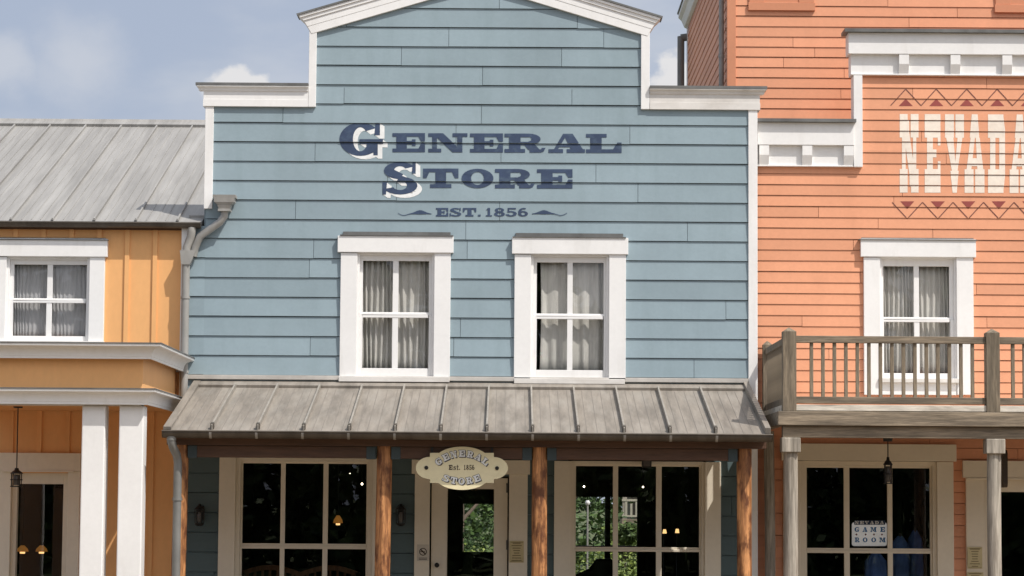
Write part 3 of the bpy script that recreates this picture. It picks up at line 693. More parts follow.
for a, b in zip(post_x, post_x[1:]):
    be = MB().box(a+.078, b-.078, YP-.055, YP+.055, zb0, zb1).build('porch_beam', BEAM, store, .004)
    for s_, xx in ((1, a+.075), (-1, b-.075)):
        MB().box(xx, xx+s_*.09, YP-.062, YP+.062, zb0-.008, zb1+.0).build('bracket', BRKT, be, .003)
MB().box(xa0+.02, xa1-.02, YP-.10, YP+.06, zb1+.003, zb1+.075).build('fascia', BEAM, store, .004)
raf = MB(); x = xa0+.15
while x < xa1-.1: raf.extr([(x, -.06, zr-.06), (x, YP+.07, ze-.02), (x, YP+.07, ze-.12), (x, -.06, zr-.17)], (.05, 0, 0)); x += .62
raf.build('rafter', BEAM, store)
# porch downpipe
dp = MB(); q0 = at(171.5, 439, YE-.05); q1 = at(177, 458, YP-.1)
x_p = X(177, 520, YP-.12)
dp.tube([(q0.x, gy, gz_-.05), (q0.x, gy, gz_-.10), (q0.x+.01, gy+.02, gz_-.15), (x_p-.01, YP-.14, gz_-.23), (x_p, YP-.13, gz_-.30), (x_p, YP-.13, .12)], .041, 16)
dp.tube([(x_p, YP-.13, Z(177, 500.5, YP)), (x_p, YP-.13, Z(177, 497.5, YP))], .048, 16).tube([(q0.x, gy, gz_-.05), (q0.x, gy, gz_-.09)], .047, 16)
dp.build('downpipe', DPIPE, store)
MB().box(xa0, xa1, -2.5, -.02, .101, .14).build('porch_floor', BOARDS, store)
# rain hopper on the facade with its slanting pipe
rh = MB(); x0, x1, z0, z1 = bx(213.5, 236.5, 195.5, 198.5, -.1)
xm = (x0+x1)/2; hw = (x1-x0)/2; hy = -.105
def frus(mb, z0, w0, z1, w1, yc=hy):
    d0, d1 = min(w0, .075), min(w1, .08)
    mb.add([(xm-w0,yc-d0,z0),(xm+w0,yc-d0,z0),(xm+w0,yc+d0,z0),(xm-w0,yc+d0,z0),(xm-w1,yc-d1,z1),(xm+w1,yc-d1,z1),(xm+w1,yc+d1,z1),(xm-w1,yc+d1,z1)],
           [(3,2,1,0),(4,5,6,7),(0,1,5,4),(1,2,6,5),(2,3,7,6),(3,0,4,7)])
frus(rh, z0, hw, z1, hw); frus(rh, z0-.045, hw*.88, z0-.001, hw*.9); frus(rh, z0-.075, .062, z0-.046, hw*.86); frus(rh, z0-.115, .058, z0-.076, .072); frus(rh, z0-.14, .066, z0-.116, .066)
pipe_x = X(184.8, 300, -.1); zj = Z(190, 256, -.1)
rh.tube([(xm, hy, z0-.13), (xm-.005, hy, z0-.19), (xm-.05, hy+.02, z0-.25), (xm-.26, hy+.045, z0-.40), (xm-.31, hy+.05, zj+.10), (xm-.33, hy+.05, zj)], .040, 16)
hop = rh.build('rain_hopper', PIPE, store, 0)

# =================================================================== ORANGE BUILDING
YO = .045
house = thing('orange_house', 'orange board-and-batten building with grey metal roof and white porch columns', 'building', (-6, YO, .1))
xoR = xl_lo-.005; xoL = X(-300, 300, YO)
OW = dict(lint=(-12, 108.3, 239, 257), cas_l=(-10, 6.3), cas_r=(89.5, 104.6), cas_bot=346, cols=((12.8, 46.2), (51.6, 85.8)), rows=((264.3, 298.2), (302.8, 336)), sill=(-10, 104.6, 341.2, 347), cap=(-12, 106, 238, 239.4))
hO, gO, _ = sash_window(house, YO, **OW)
zEv = Z(100, 221, -.05)
odx = [X(p, 520, YO) for p in (-30, 16, 62, 80)]
hD = (X(8, 520, YO), X(71, 520, YO), .1, Z(40, 473, YO))
wl = MB()
for r in subtract([(xoL, xoR, .1, zEv-.05)], [hO, hD]): wl.box(r[0], r[1], YO, YO+.14, r[2], r[3], .5)
bx_ = X(126.5, 300, YO); x = bx_
pitchb = X(154.5, 300, YO)-bx_
rects = []
kk = -30
while bx_+kk*pitchb < xoR-.1:
    x = bx_+kk*pitchb; kk += 1
    if x < xoL: continue
    for r in subtract([(x-.024, x+.024, .1, zEv-.052)], [(hO[0]-.03, hO[1]+.03, hO[2], hO[3]), (hD[0]-.1, hD[1]+.1, hD[2], hD[3]+.1)]):
        wl.box(r[0], r[1], YO-.02, YO-.001, r[2], r[3], random.random())
wl.build('board_wall', ORNG, house)
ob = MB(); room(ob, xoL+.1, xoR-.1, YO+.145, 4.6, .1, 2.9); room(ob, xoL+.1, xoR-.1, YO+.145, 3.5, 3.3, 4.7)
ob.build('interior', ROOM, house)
# roof
YRd = 4.9; zRd = Z(100, 123, YRd); yEv = -.02
xrE = X(203, 220, 0)
zW = zEv
def O_(x, t, n=0):
    dy, dz = YRd-yEv, zRd-zEv; L_ = math.hypot(dy, dz)
    return Vector((x, yEv+dy*t, zEv+dz*t)) + Vector((0, -dz/L_, dy/L_))*n
def ostrip(mb, x0, x1, t0, t1, n0, n1):
    mb.add([O_(x0,t0,n0), O_(x1,t0,n0), O_(x1,t1,n0), O_(x0,t1,n0), O_(x0,t0,n1), O_(x1,t0,n1), O_(x1,t1,n1), O_(x0,t1,n1)],
           [(3,2,1,0),(4,5,6,7),(0,1,5,4),(1,2,6,5),(2,3,7,6),(3,0,4,7)])
om = MB(); ostrip(om, xoL-.2, xrE-.01, 0, .03, -.05, 0); ostrip(om, xoL-.2, xl_up-.003, .03, 1, -.05, 0)
om.add([(xoL-.2, YRd, zRd), (xl_up-.003, YRd, zRd), (xl_up-.003, 9.6, zEv), (xoL-.2, 9.6, zEv)], [(0,1,2,3)])
om.add([(xoL, YO+.14, zEv), (xoL, 9.5, zEv), (xoL, YRd, zRd-.04)], [(0,1,2)])
orf = om.build('roof', ROOF, house)
ss = MB(); cr = MB(); px = 136.
sp = X(136, 217, 0)-X(94.3, 217, 0); x = X(136, 217, 0)+sp
while x > xoL:
    if x < xl_up-.03:
        ostrip(ss, x-.009, x+.009, .003, .985, 0, .03); ostrip(ss, x-.013, x+.013, .0, .012, -.03, .02)
    for q in (.3, .52, .75):
        if x-sp*q < xl_up-.03: ostrip(cr, x-sp*q-.004, x-sp*q+.004, .01, .985, 0, .006)
    x -= sp
ss.build('roof_seam', ROOF, orf, .002); cr.build('roof_crease', ROOF, orf)
rc = MB(); ostrip(rc, xoL-.2, xl_up-.004, .955, .985, .001, .035)
rc.add([O_(xoL-.2,.985,.0), O_(xl_up-.004,.985,.0), O_(xl_up-.004,1.0,.05), O_(xoL-.2,1.0,.05), (xoL-.2,YRd+.15,zRd-.02), (xl_up-.004,YRd+.15,zRd-.02)], [(0,1,2,3),(3,2,5,4)])
rc.build('ridge_cap', ROOF, orf)
# gutter + soffit
gm = MB(); gr = .052; gy2, gz2 = yEv-.045, zEv-.022
prof = [(gy2-gr*math.cos(math.pi*i/n), gz2-gr*math.sin(math.pi*i/n)) for i in range(n+1)] + [(gy2+(gr-.008)*math.cos(math.pi*i/n), gz2-(gr-.008)*math.sin(math.pi*i/n)) for i in range(n+1)]
gm.extr([(xoL-.2, a, b) for a, b in prof], (xrE-.015-xoL+.2, 0, 0), smooth=True)
gm.extr([(xrE-.02, a, b) for a, b in prof[:n+1]], (.006, 0, 0)); gm.tube([(xoL-.2, gy2-gr, gz2), (xrE-.014, gy2-gr, gz2)], .008, 8)
gm.build('gutter', GUT, orf)
MB().box(xoL, xl_up-.003, yEv+.01, YO+.1, zEv-.085, zEv-.055).build('soffit', BEAM, house)
# eave outlet and wall downpipe beside the blue corner
ep = MB(); xo = X(192, 228, -.06)
yp = -.055
ep.tube([(xo, gy2, gz2-.05), (xo, gy2-.01, gz2-.09), (xo-.01, yp, gz2-.14), (pipe_x+.01, yp, gz2-.24), (pipe_x, yp, zj+.02)], .043, 16)
ep.tube([(pipe_x, yp, zj+.0), (pipe_x, yp, 2.4)], .042, 16)
for z in (Z(185, 298, 0), Z(185, 372, 0)): ep.tube([(pipe_x, yp, z-.012), (pipe_x, yp, z+.012)], .049, 16)
ep.add([(pipe_x-.06,yp-.055,zj+.06),(pipe_x+.11,yp-.055,zj+.06),(pipe_x+.11,yp+.055,zj+.06),(pipe_x-.06,yp+.055,zj+.06),(pipe_x-.045,yp-.05,zj-.09),(pipe_x+.045,yp-.05,zj-.09),(pipe_x+.045,yp+.05,zj-.09),(pipe_x-.045,yp+.05,zj-.09)],
       [(0,1,2,3),(7,6,5,4),(0,4,5,1),(1,5,6,2),(2,6,7,3),(3,7,4,0)])
ep.build('downpipe', PIPE, house)
# porch: entablature with two cornices, side return
YF = -2.45
xf1 = X(143, 372, YF); xf0 = X(-63, 372, YF)                     # fascia corners
zc1t, zc1b = Z(80, 343.5, YF-.15), Z(80, 359, YF)
zf_b = Z(80, 390, YF); zc2b = Z(80, 404.5, YF)
en = MB(); en.box(xf0, xf1, YF, YF+.10, zf_b-.02, zc1b+.1).box(xf1-.10, xf1, YF+.1, YO, zf_b-.02, zc1b+.1).box(xf0, xf0+.1, YF+.1, YO, zf_b-.02, zc1b+.1)
en = en.build('porch_frieze', ORNG, house, .003)
def ring_cornice(z0, z1, out_, name, foot=0.0):
    """coved cornice round three sides of the porch"""
    n = 8; prof = [(foot, 0), (foot+.016, 0), (foot+.016, (z1-z0)*.16)]
    for i in range(n+1):
        a = math.pi/2*i/n; prof.append((foot+.02+(out_-foot-.03)*(1-math.cos(a)), (z1-z0)*(.18+.62*math.sin(a))))
    prof += [(out_, (z1-z0)*.86), (out_, z1-z0)]
    mb = MB(); V = []; m = len(prof)
    for (d, h) in prof: V.append((xf0-d, YO-.03, z0+h))
    for (d, h) in prof: V.append((xf0-d, YF-d, z0+h))
    for (d, h) in prof: V.append((xf1+d, YF-d, z0+h))
    for (d, h) in prof: V.append((xf1+d, YO-.03, z0+h))
    for s_ in range(3):
        mb.add(V, [(s_*m+i, (s_+1)*m+i, (s_+1)*m+i+1, s_*m+i+1) for i in range(m-1)])
    # lid and underside
    mb.add([V[m-1], V[2*m-1], V[3*m-1], V[4*m-1]], [(0,1,2,3)])
    mb.add([V[3*m], V[3*m+m-1], (xf1, YO-.03, z1), (xf1, YO-.03, z0)], [(0,1,2,3)])
    o = mb.build(name, WHITE, house)
    fl = MB(); e = out_+.008
    fl.box(xf0-e, xf1+e, YF-e, YO-.03, z1+.001, z1+.012); fl.build('flashing', FLASH, o); return o
ring_cornice(zc1b, zc1t, .19, 'porch_cornice', .075)
ring_cornice(zc2b, zf_b+.004, .135, 'porch_cornice', .045)
MB().box(xf0+.02, xf1-.02, YF+.02, YO-.03, zc2b+.02, zc2b+.05).build('porch_ceiling', ORNG, house)
MB().box(xf0+.012, xf1-.012, YF+.01, YF+.22, zc2b-.006, zc2b+.016).build('porch_lintel', OLDWHITE, house)
for a, b in ((80.3, 103.6), (117.6, 142.2)):
    for mir in (0, 1):
        if mir: a, b = 68-b, 68-a
        x0, x1 = X(a, 490, YF), X(b, 490, YF)
        c = MB().box(x0, x1, YF+.012, YF+.012+(x1-x0), .12, zc2b-.007).build('porch_column', WHITE, house, .012)
MB().box(xf0-.1, xf1+.1, YF-.1, YO-.03, .101, .13).build('porch_floor', BOARDS, house)
# door of the orange house
x0, x1, z0, z1 = bx(-4, 81.5, 453, 471, YO)
od = MB().box(X(-2, 520, YO), X(11, 520, YO), YO-.045, YO+.05, .1, z0).build('door', CREAM, house, .004)
MB().box(X(68, 520, YO), X(80, 520, YO), YO-.045, YO+.05, .1, z0).build('casing', CREAM, od, .004)
MB().box(x0, x1, YO-.06, YO+.05, z0, z1).box(X(3, 471, YO), X(75, 471, YO), YO-.075, YO, z0-.012, z0+.006).build('lintel', CREAM, od, .003)
a0, a1, b0, b1 = X(11, 520, YO), X(68, 520, YO), X(16.5, 520, YO), X(62.5, 520, YO); zt = Z(40, 484, YO)
lf = MB(); lf.box(a0, b0, YO+.02, YO+.07, .11, z0).box(b1, a1, YO+.02, YO+.07, .11, z0).box(b0, b1, YO+.02, YO+.07, zt, z0).box(b0, b1, YO+.02, YO+.07, .11, .35).build('door_leaf', CREAM, od, .004)
p_ = MB(); p_.add([(b0, YO+.045, .35), (b1, YO+.045, .35), (b1, YO+.045, zt), (b0, YO+.045, zt)], [(0,1,2,3)]); p_.build('pane', PANE, od, fix=False)

# =================================================================== NEVADA BUILDING
YN = .12
nev = thing('salmon_hall', 'salmon clapboard building with white cornices and weathered timber balcony', 'building', (5, YN, .1))
zA, zB = Z(800, 304.2, YN), Z(800, 173.6, YN); E_N = (zB-zA)/12
SN = Siding(zA, E_N, .0085, YN, .0055)
xnL, xnR = xr+.005, X(1215, 300, YN)
NW = dict(lint=(860, 975, 239.5, 257.5), cas_l=(863.4, 879.8), cas_r=(956.2, 973), cas_bot=395, cols=((884, 914.4), (919.7, 950)), rows=((266, 317), (322, 373.2)), sill=(878, 960, 378.6, 383), cap=(861, 973, 238.2, 239.6), apron=(879.8, 956.2, 383, 395))
hN, gN, _ = sash_window(nev, YN, **NW)
NCR = mat('cream_window_trim', (.78, .69, .545), .55, .04, 1.5, fine=22, fvar=.02)
hS, _ = shop_window(nev, YN, (783, 800, 936.5, 953), None, ((807.2, 844.4), (850, 888), (893, 930.6)), ((467.8, 548.2), (553.2,)), 461, BOT, NCR, lintel=(781, 955.4, 444, 461))
hDN = (X(984, 520, YN), X(1062, 520, YN), .1, Z(1010, 478, YN))
zt_lo, zt_hi = Z(810, 121, YN), Z(950, 31.5, YN)
xv0, xv1 = X(853, 120, YN), X(861.8, 120, YN)
xvR = X(1096, 120, YN)
sm = MB()
SN.fill(sm, (xnL, xnR, .1, Z(810, 150, YN)), [hN, hS, hDN], joints=1.3, seed=21)
SN.fill(sm, (xv0+.03, xvR, Z(810, 150, YN), zt_hi-.1), joints=1.3, seed=22)
sm.build('siding_wall', SALM, nev)
bm_ = MB()
for r in subtract([(xnL, xnR, .1, zt_lo-.02), (xv0+.01, xvR, zt_lo-.02, zt_hi-.02)], [hN, hS, hDN]): bm_.box(r[0], r[1], YN+.035, YN+.15, r[2], r[3])
bm_.box(xnL, xnL+.1, YN+.15, 7.2, .1, 4.9).box(xnR-.1, xnR, YN+.15, 7.2, .1, 4.9).box(xnL, xnR, YN+.15, 7.2, 4.9, 5.0)
bm_.build('masonry', SALM, nev)
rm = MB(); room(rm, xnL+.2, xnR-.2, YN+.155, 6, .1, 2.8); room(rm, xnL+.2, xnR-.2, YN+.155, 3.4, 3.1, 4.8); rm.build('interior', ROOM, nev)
# parapet cornices with corbels
def bracket_cornice(name, x0, x1, cy, zs, corb, endl):
    # zs: top, cap bottom, fascia bottom, frieze bottom (z)
    mb = MB()
    mb.box(x0, x1, YN-.085, YN+.16, zs[2], zs[1]).box(x0+endl, x1, YN-.03, YN+.16, zs[3], zs[2]-.001)
    mb.box(x0+endl, x1, YN-.052, YN-.031, zs[3], zs[3]+.014)
    o = mb.build(name, OLDWHITE if False else WHITE, nev, .003)
    MB().box(x0-.045, x1+.02, YN-.135, YN+.18, zs[1]+.001, zs[0]).build('flashing', FLASH, o)
    for c in corb:
        w2 = .052; h = zs[2]-zs[3]; q = MB()
        pf = [(YN-.031, zs[2]-.002), (YN-.080, zs[2]-.002), (YN-.080, zs[3]+h*.52), (YN-.046, zs[3]+.016), (YN-.031, zs[3]+.016)]
        q.extr([(c-w2, a, b) for a, b in pf], (2*w2, 0, 0)); q.build('corbel', WHITE, o)
    return o
def zrow(px, ys): return [Z(px, y, YN) for y in ys]
bracket_cornice('cornice', xnL+.003, xv0-.002, None, zrow(805, (120.3, 123.6, 146, 167)), [X(p, 157, YN) for p in (763.5, 806.5, 849)][:2] + [xv0-.056], 0)
bracket_cornice('cornice', X(847.5, 45, YN), xvR+.05, None, zrow(950, (31.2, 34.6, 55.6, 76.2)), [X(p, 65, YN) for p in (903, 954.3, 1006, 1058)], .03)
MB().box(xv0, xv1, YN-.06, YN+.16, Z(857, 167.5, YN), Z(857, 76.2, YN)).build('tower_board', WHITE, nev, .003)
MB().box(xvR-.09, xvR, YN-.06, YN+.16, Z(857, 167.5, YN), Z(857, 76.2, YN)).build('tower_board', WHITE, nev, .003)
bracket_cornice('cornice', xvR+.002, xnR+.02, None, zrow(805, (120.3, 123.6, 146, 167)), [xvR+.07, xvR+.55, xvR+1.0], 0)
# painted sign
for g_, a, b in (('N', 899.7, 918.6), ('E', 924.7, 941), ('V', 945, 964), ('A', 964.6, 984.5), ('D', 988, 1005.6), ('A', 1009.6, 1029.5)):
    paint_letter(SN, put_glyph(g_, a, b, 114+(a-900)*.004, 192.6+(a-900)*.004, YN-.01, TUS), .0018, 'painted_letter', LETC, nev)
tri = []; zig = []
def pw(x, y): q = at(x, y, YN-.01); return (q.x, q.z)
def line(x0, y0, x1, y1, t=.45):
    dx, dy = x1-x0, y1-y0; L_ = math.hypot(dx, dy); nx, ny = -dy/L_*t, dx/L_*t
    return [pw(x0+nx, y0+ny), pw(x0-nx, y0-ny), pw(x1-nx, y1-ny), pw(x1+nx, y1+ny)]
for i in range(5):
    c = 905.8+30.5*i; paint_letter(SN, [[pw(c-7, 106), pw(c+7, 106), pw(c, 98.7)]], .0018, 'painted_triangle', MAROON, nev)
    c = 907.3+30.5*i; paint_letter(SN, [[pw(c-7, 201.3), pw(c, 209), pw(c+7, 201.3)]], .0018, 'painted_triangle', MAROON, nev)
z1_, z2_ = [], []
for i in range(5):
    c = 905.8+30.5*i; z1_ += [line(c-15.2, 105.6, c, 89), line(c, 89, c+15.2, 105.6)]
    c = 907.3+30.5*i; z2_ += [line(c-15.2, 202.3, c, 218.8), line(c, 218.8, c+15.2, 202.3)]
for z_ in (z1_, z2_): paint_letter(SN, z_, .0022, 'painted_zigzag', ZIGP, nev)
# tall rear block
YT = 1.0
zA, zB = Z(800, 108.7, YT), Z(800, 16.25, YT); E_T = (zB-zA)/9
ST = Siding(zA, E_T, .0085, YT, .0055)
xtL = X(728, 40, YT); xtR = xnR; YTB = 1.0; zT0, zT1 = 5.0, 8.2
DB = None
t_y1 = None
# depth of the side wall from where its far corner shows
for i in range(400):
    yy = YT+.02*i
    dd = Vector((xtL, yy, 6.5))-CAM
    if 512+F_PX*dd.dot(_r)/dd.dot(_f) < 688.5: break
t_y1 = yy
ws = []
sm = MB(); ST.fill(sm, (xtL+.085, xtR, zT0, zT1), joints=1.4, seed=31); 
SS = Siding(zA, E_T, .0075, 0, .0055)
SS.fill(sm, (YT+.0, t_y1, zT0, zT1), joints=2, seed=33, put=lambda u, p, z: (xtL-p, u, z))
tb = sm.build('upper_siding', SALM, nev)
MB().box(xtL+.03, xtR, YT+.03, t_y1-.01, zT0, zT1).build('upper_masonry', SALM, nev)
MB().box(xtL-.012, xtL+.085, YT-.028, YT+.05, zT0, zT1).build('corner_board', SALM2, nev, .003)
# eave along the side, pipes
ze_ = None
for i in range(600):
    z = 5.5+.01*i; dd = Vector((xtL, t_y1, z))-CAM
    if 288-F_PX*dd.dot(_u)/dd.dot(_f) < 27: ze_ = z; break
MB().box(xtL, xtR, YT+.002, t_y1, zT1+.001, ze_+.199).build('parapet_board', SALM2, nev)
ev = MB(); pf = [(xtL-.015, ze_), (xtL-.05, ze_+.02), (xtL-.09, ze_+.11), (xtL-.13, ze_+.15), (xtL-.13, ze_+.20), (xtL+.3, ze_+.20), (xtL+.3, ze_)]
ev.extr([(a, YT-.1, b) for a, b in pf], (0, t_y1-YT+.25, 0)); e_ = ev.build('eave_cornice', WHITE, nev)
MB().box(xtL-.145, xtR, YT-.12, t_y1+.17, ze_+.201, ze_+.225).build('flashing', FLASH, e_)
MB().box(xtL-.02, xtL+.03, t_y1+.002, t_y1+.10, zT0, ze_).build('corner_board', WHITE, nev)
xp = X(722.7, 40, YT+.25); MB().tube([(xtL-.055, YT+.22, zT0), (xtL-.055, YT+.22, ze_-.0)], .028, 14).tube([(xtL-.055, YT+.22, 6.82), (xtL-.055, YT+.22, 6.85)], .034, 14).build('downpipe', PIPE, nev)
MB().tube([(xtL-.10, t_y1+.06, zT0), (xtL-.10, t_y1+.06, ze_-.12)], .048, 14).tube([(xtL-.10, t_y1+.06, ze_-.14), (xtL+.1, t_y1+.06, ze_-.11)], .052, 10).build('downpipe', DPIPE, nev)
for a, b, yb in ((749, 814, 11), (995, 1062, 13.2)):
    x0, x1 = X(a, 5, YT), X(b, 5, YT); z0 = Z((a+b)/2, yb, YT)
    q = MB(); q.box(x0, x0+.17, YT-.03, YT, z0+.09, z0+1.3).box(x1-.17, x1, YT-.03, YT, z0+.09, z0+1.3).box(x0+.17, x1-.17, YT-.03, YT, z0+1.15, z0+1.3)
    wo = q.build('blind_window', SALM2, nev, .003)
    MB().box(x0-.01, x1+.01, YT-.04, YT, z0, z0+.088).build('sill', SALM2, wo, .003)
    MB().box(x0+.17, x1-.17, YT-.02, YT+.0, z0+.09, z0+1.15).build('shutter', SALM2, wo)
# ---- balcony
YB = -2.12
bal = None
xb0 = X(778, 420, YB-.09); xb1 = X(1212, 420, YB-.09)
zB1t, zB1b = Z(890, 411.8, YB-.09), Z(890, 426, YB-.09)
mb = MB().box(xb0, xb1, YB-.10, YB+.0, zB1b, zB1t)
bal = mb.build('balcony', GREYH, nev, .005)
zd0, zd1 = Z(890, 411.2, YB), Z(890, 405.2, YB)
dk = MB(); yy = YB-.045
while yy < YN-.13: dk.box(xb0+.06, xb1, yy, yy+.135, zd0-.001, zd1); yy += .14
dk.build('deck', DECKW, bal, .003)
z2b = Z(890, 438.2, YB)
MB().box(xb0+.05, xb1, YB-.05, YB+.06, z2b, zB1b-.002).build('bearer', GREYH, bal, .004)
MB().box(xb0, xb0+.09, YB+.002, YN-.03, zB1b, zB1t-.002).build('side_beam', GREYH, bal, .004)
js = MB(); x = xb0+.35
while x < xb1: js.box(x, x+.055, YB+.07, YN-.02, zB1b+.0, zd0-.002); x += .5
js.build('joist', BEAM, bal)
rail_t, rail_m = Z(890, 336.5, YB), Z(890, 343.4, YB); br_t, br_m = Z(890, 397.2, YB), Z(890, 404, YB)
post_pts = [(X(789, 370, YB), YB), (X(992, 370, YB), YB), (X(1195, 370, YB), YB), (X(789, 370, YB), YN-.10)]
for i, (x, y) in enumerate(post_pts):
    hw = .066 if y == YB else .05; zt = Z(890, 332.5, YB); q = MB()
    q.box(x-hw, x+hw, y-hw, y+hw, zB1t-.0, zt); q.add([(x-hw,y-hw,zt),(x+hw,y-hw,zt),(x+hw,y+hw,zt),(x-hw,y+hw,zt),(x,y,zt+.045)], [(0,1,4),(1,2,4),(2,3,4),(3,0,4)])
    q.build('railing_post', GREYB, bal, .005)
def hrail(xa, xb, z0, z1, d=.05): MB().box(xa, xb, YB-d/2-.008, YB+d/2, z0, z1).build('rail', GREYH, bal, .004)
for a, b in ((789, 992), (992, 1195)):
    xa, xb = X(a, 370, YB)+.067, X(b, 370, YB)-.067
    hrail(xa, xb, rail_m, rail_t, .06); hrail(xa, xb, br_m, br_t, .05)
proto = None
bp = X(822.9, 370, YB)-X(811.4, 370, YB)
xs = [X(811.4, 370, YB)+bp*i for i in range(16)] + [X(1012.8, 370, YB)+bp*i for i in range(16)]
for i, x in enumerate(xs):
    if X(985, 370, YB)-.03 < x < X(1000, 370, YB)+.05: continue
    if proto is None:
        proto = MB().box(x-.0165, x+.0165, YB-.02, YB+.018, br_t-.002, rail_m+.002).build('baluster', GREYB, bal, .002); px0_ = x
    else:
        c = proto.copy(); COL.objects.link(c); c.parent = bal; c.location.x = x-px0_; c.rotation_euler.z = 0
xS = X(789, 370, YB)
MB().box(xS-.025, xS+.025, YB+.067, YN-.151, rail_m, rail_t).build('rail', GREYB, bal, .004)
MB().box(xS-.022, xS+.022, YB+.067, YN-.151, br_m, br_t).build('rail', GREYB, bal, .004)
sp0 = None; y = YB+.16
while y < YN-.2:
    if sp0 is None: sp0 = MB().box(xS-.018, xS+.018, y-.0165, y+.0165, br_t-.002, rail_m+.002).build('baluster', GREYB, bal, .002); y0_ = y
    else:
        c = sp0.copy(); COL.objects.link(c); c.parent = bal; c.location.y = y-y0_
    y += bp
for i, (pc, px) in enumerate(((790, 790.4), (995.2, 994.8), (1198, 1198))):
    x = X(px, 520, YB)
    log_post(x, YB, .1, z2b-.14, .069, 60+i, GREYV, 'balcony_post', nev, wob=.02)
    MB().box(x-.092, x+.092, YB-.092, YB+.092, z2b-.145, z2b-.002).build('post_capital', GREYV, nev, .008)
log_post(X(769.5, 520, YN-.12), YN-.12, .1, zB1b, .055, 71, GREYV, 'balcony_post', nev, wob=.03)
MB().box(xb0, xb1, -2.4, YN-.02, .101, .13).build('porch_floor', BOARDS, nev)
# door at the right
x0, x1, z0, z1 = bx(962, 1076, 461, 478, YN)
nd = MB().box(X(965.5, 520, YN), X(984, 520, YN), YN-.045, YN+.05, .1, z0).build('door', NCR, nev, .004)
MB().box(X(1058, 520, YN), X(1074, 520, YN), YN-.045, YN+.05, .1, z0).build('casing', NCR, nd, .004)
MB().box(x0, x1, YN-.065, YN+.05, z0, z1).box(x0+.03, x1-.03, YN-.075, YN, z0-.02, z0-.001).build('lintel', NCR, nd, .003)
a0, a1, b0, b1 = X(985, 520, YN), X(1057, 520, YN), X(1001.5, 520, YN), X(1040, 520, YN); zt = Z(1010, 492, YN)
lf = MB(); lf.box(a0, b0, YN+.02, YN+.07, .11, z0).box(b1, a1, YN+.02, YN+.07, .11, z0).box(b0, b1, YN+.02, YN+.07, zt, z0).box(b0, b1, YN+.02, YN+.07, .11, .35).build('door_leaf', NCR, nd, .004)
p_ = MB(); p_.add([(b0, YN+.045, .35), (b1, YN+.045, .35), (b1, YN+.045, zt), (b0, YN+.045, zt)], [(0,1,2,3)]); p_.build('pane', PANE, nd, fix=False)

# =================================================================== THINGS
# curtains
g0, g1 = win_glass
def cur2(g, y, labs, m, fold, amp, seed, lx=0.0, split=.5):
    xm_ = g[0]+(g[1]-g[0])*split
    curtain(g[0]-.05+lx, xm_-.005, g[2]-.06, g[3]+.06, y, labs[0], m, fold, amp, seed)
    curtain(xm_+.005, g[1]+.05, g[2]-.06, g[3]+.06, y+.004, labs[1], m, fold, amp, seed+1)
cur2(g0, .115, ('grey net curtain on the left side of the blue shop\'s left upper window', 'grey net curtain on the right side of the blue shop\'s left upper window'), CURT, .085, .022, 1)
cur2(g1, .115, ('grey net curtain pulled clear of the frame in the blue shop\'s right upper window', 'grey net curtain behind the tree reflection in the blue shop\'s right upper window'), CURT, .11, .026, 5, .085)
cur2(gO, YO+.11, ('finely pleated curtain on the left side of the orange building\'s window', 'finely pleated curtain on the right side of the orange building\'s window'), BLIND, .042, .012, 9)
cur2(gN, YN+.115, ('pale curtain on the left side of the window above the balcony', 'pale curtain on the right side of the window above the balcony'), CURT, .07, .016, 14)

# hanging oval sign
YS = YP-.098
def zs(x, y): return at(400+x/8.225, 440+y/8.225, YS)
ctr = zs(510, 232)
sign = thing('hanging_sign', 'cream oval board lettered General Store Est. 1856 on the porch beam', 'sign', ctr)
ol = []
def ell(cx, cy, rx, ry, a0, a1, n):
    return [(cx+rx*math.cos(rad(a0+(a1-a0)*i/n)), cy-ry*math.sin(rad(a0+(a1-a0)*i/n))) for i in range(n+1)]
ol += ell(250, 230, 120, 92, 268, 92, 14)                    # left end, bottom to top
ol += [(247, 138), (247, 106), (312, 106)]
ol += ell(510, 165, 222, 110, 148, 32, 18)
ol += [(708, 106), (772, 106), (772, 140)]
ol += ell(770, 231, 118, 91, 90, -90, 14)
ol += [(772, 322), (772, 353), (712, 353)]
ol += ell(510, 300, 222, 110, -30, -150, 18)
ol += [(308, 353), (247, 353), (247, 322)]
pts = [zs(a, b) for a, b in ol]
bd = MB(); bd.extr([(p.x, YS-.018, p.z) for p in pts], (0, .036, 0)); bd.build('board', SIGNC, sign)
c0 = sum((Vector(p) for p in pts), Vector())/len(pts)
for a, b in ((217, 228), (798, 232)):
    q = zs(a, b); MB().tube([(q.x, YS-.014, q.z), (q.x, YS-.026, q.z)], .019, 14).build('bolt', BLACK, sign)
tx_ = []
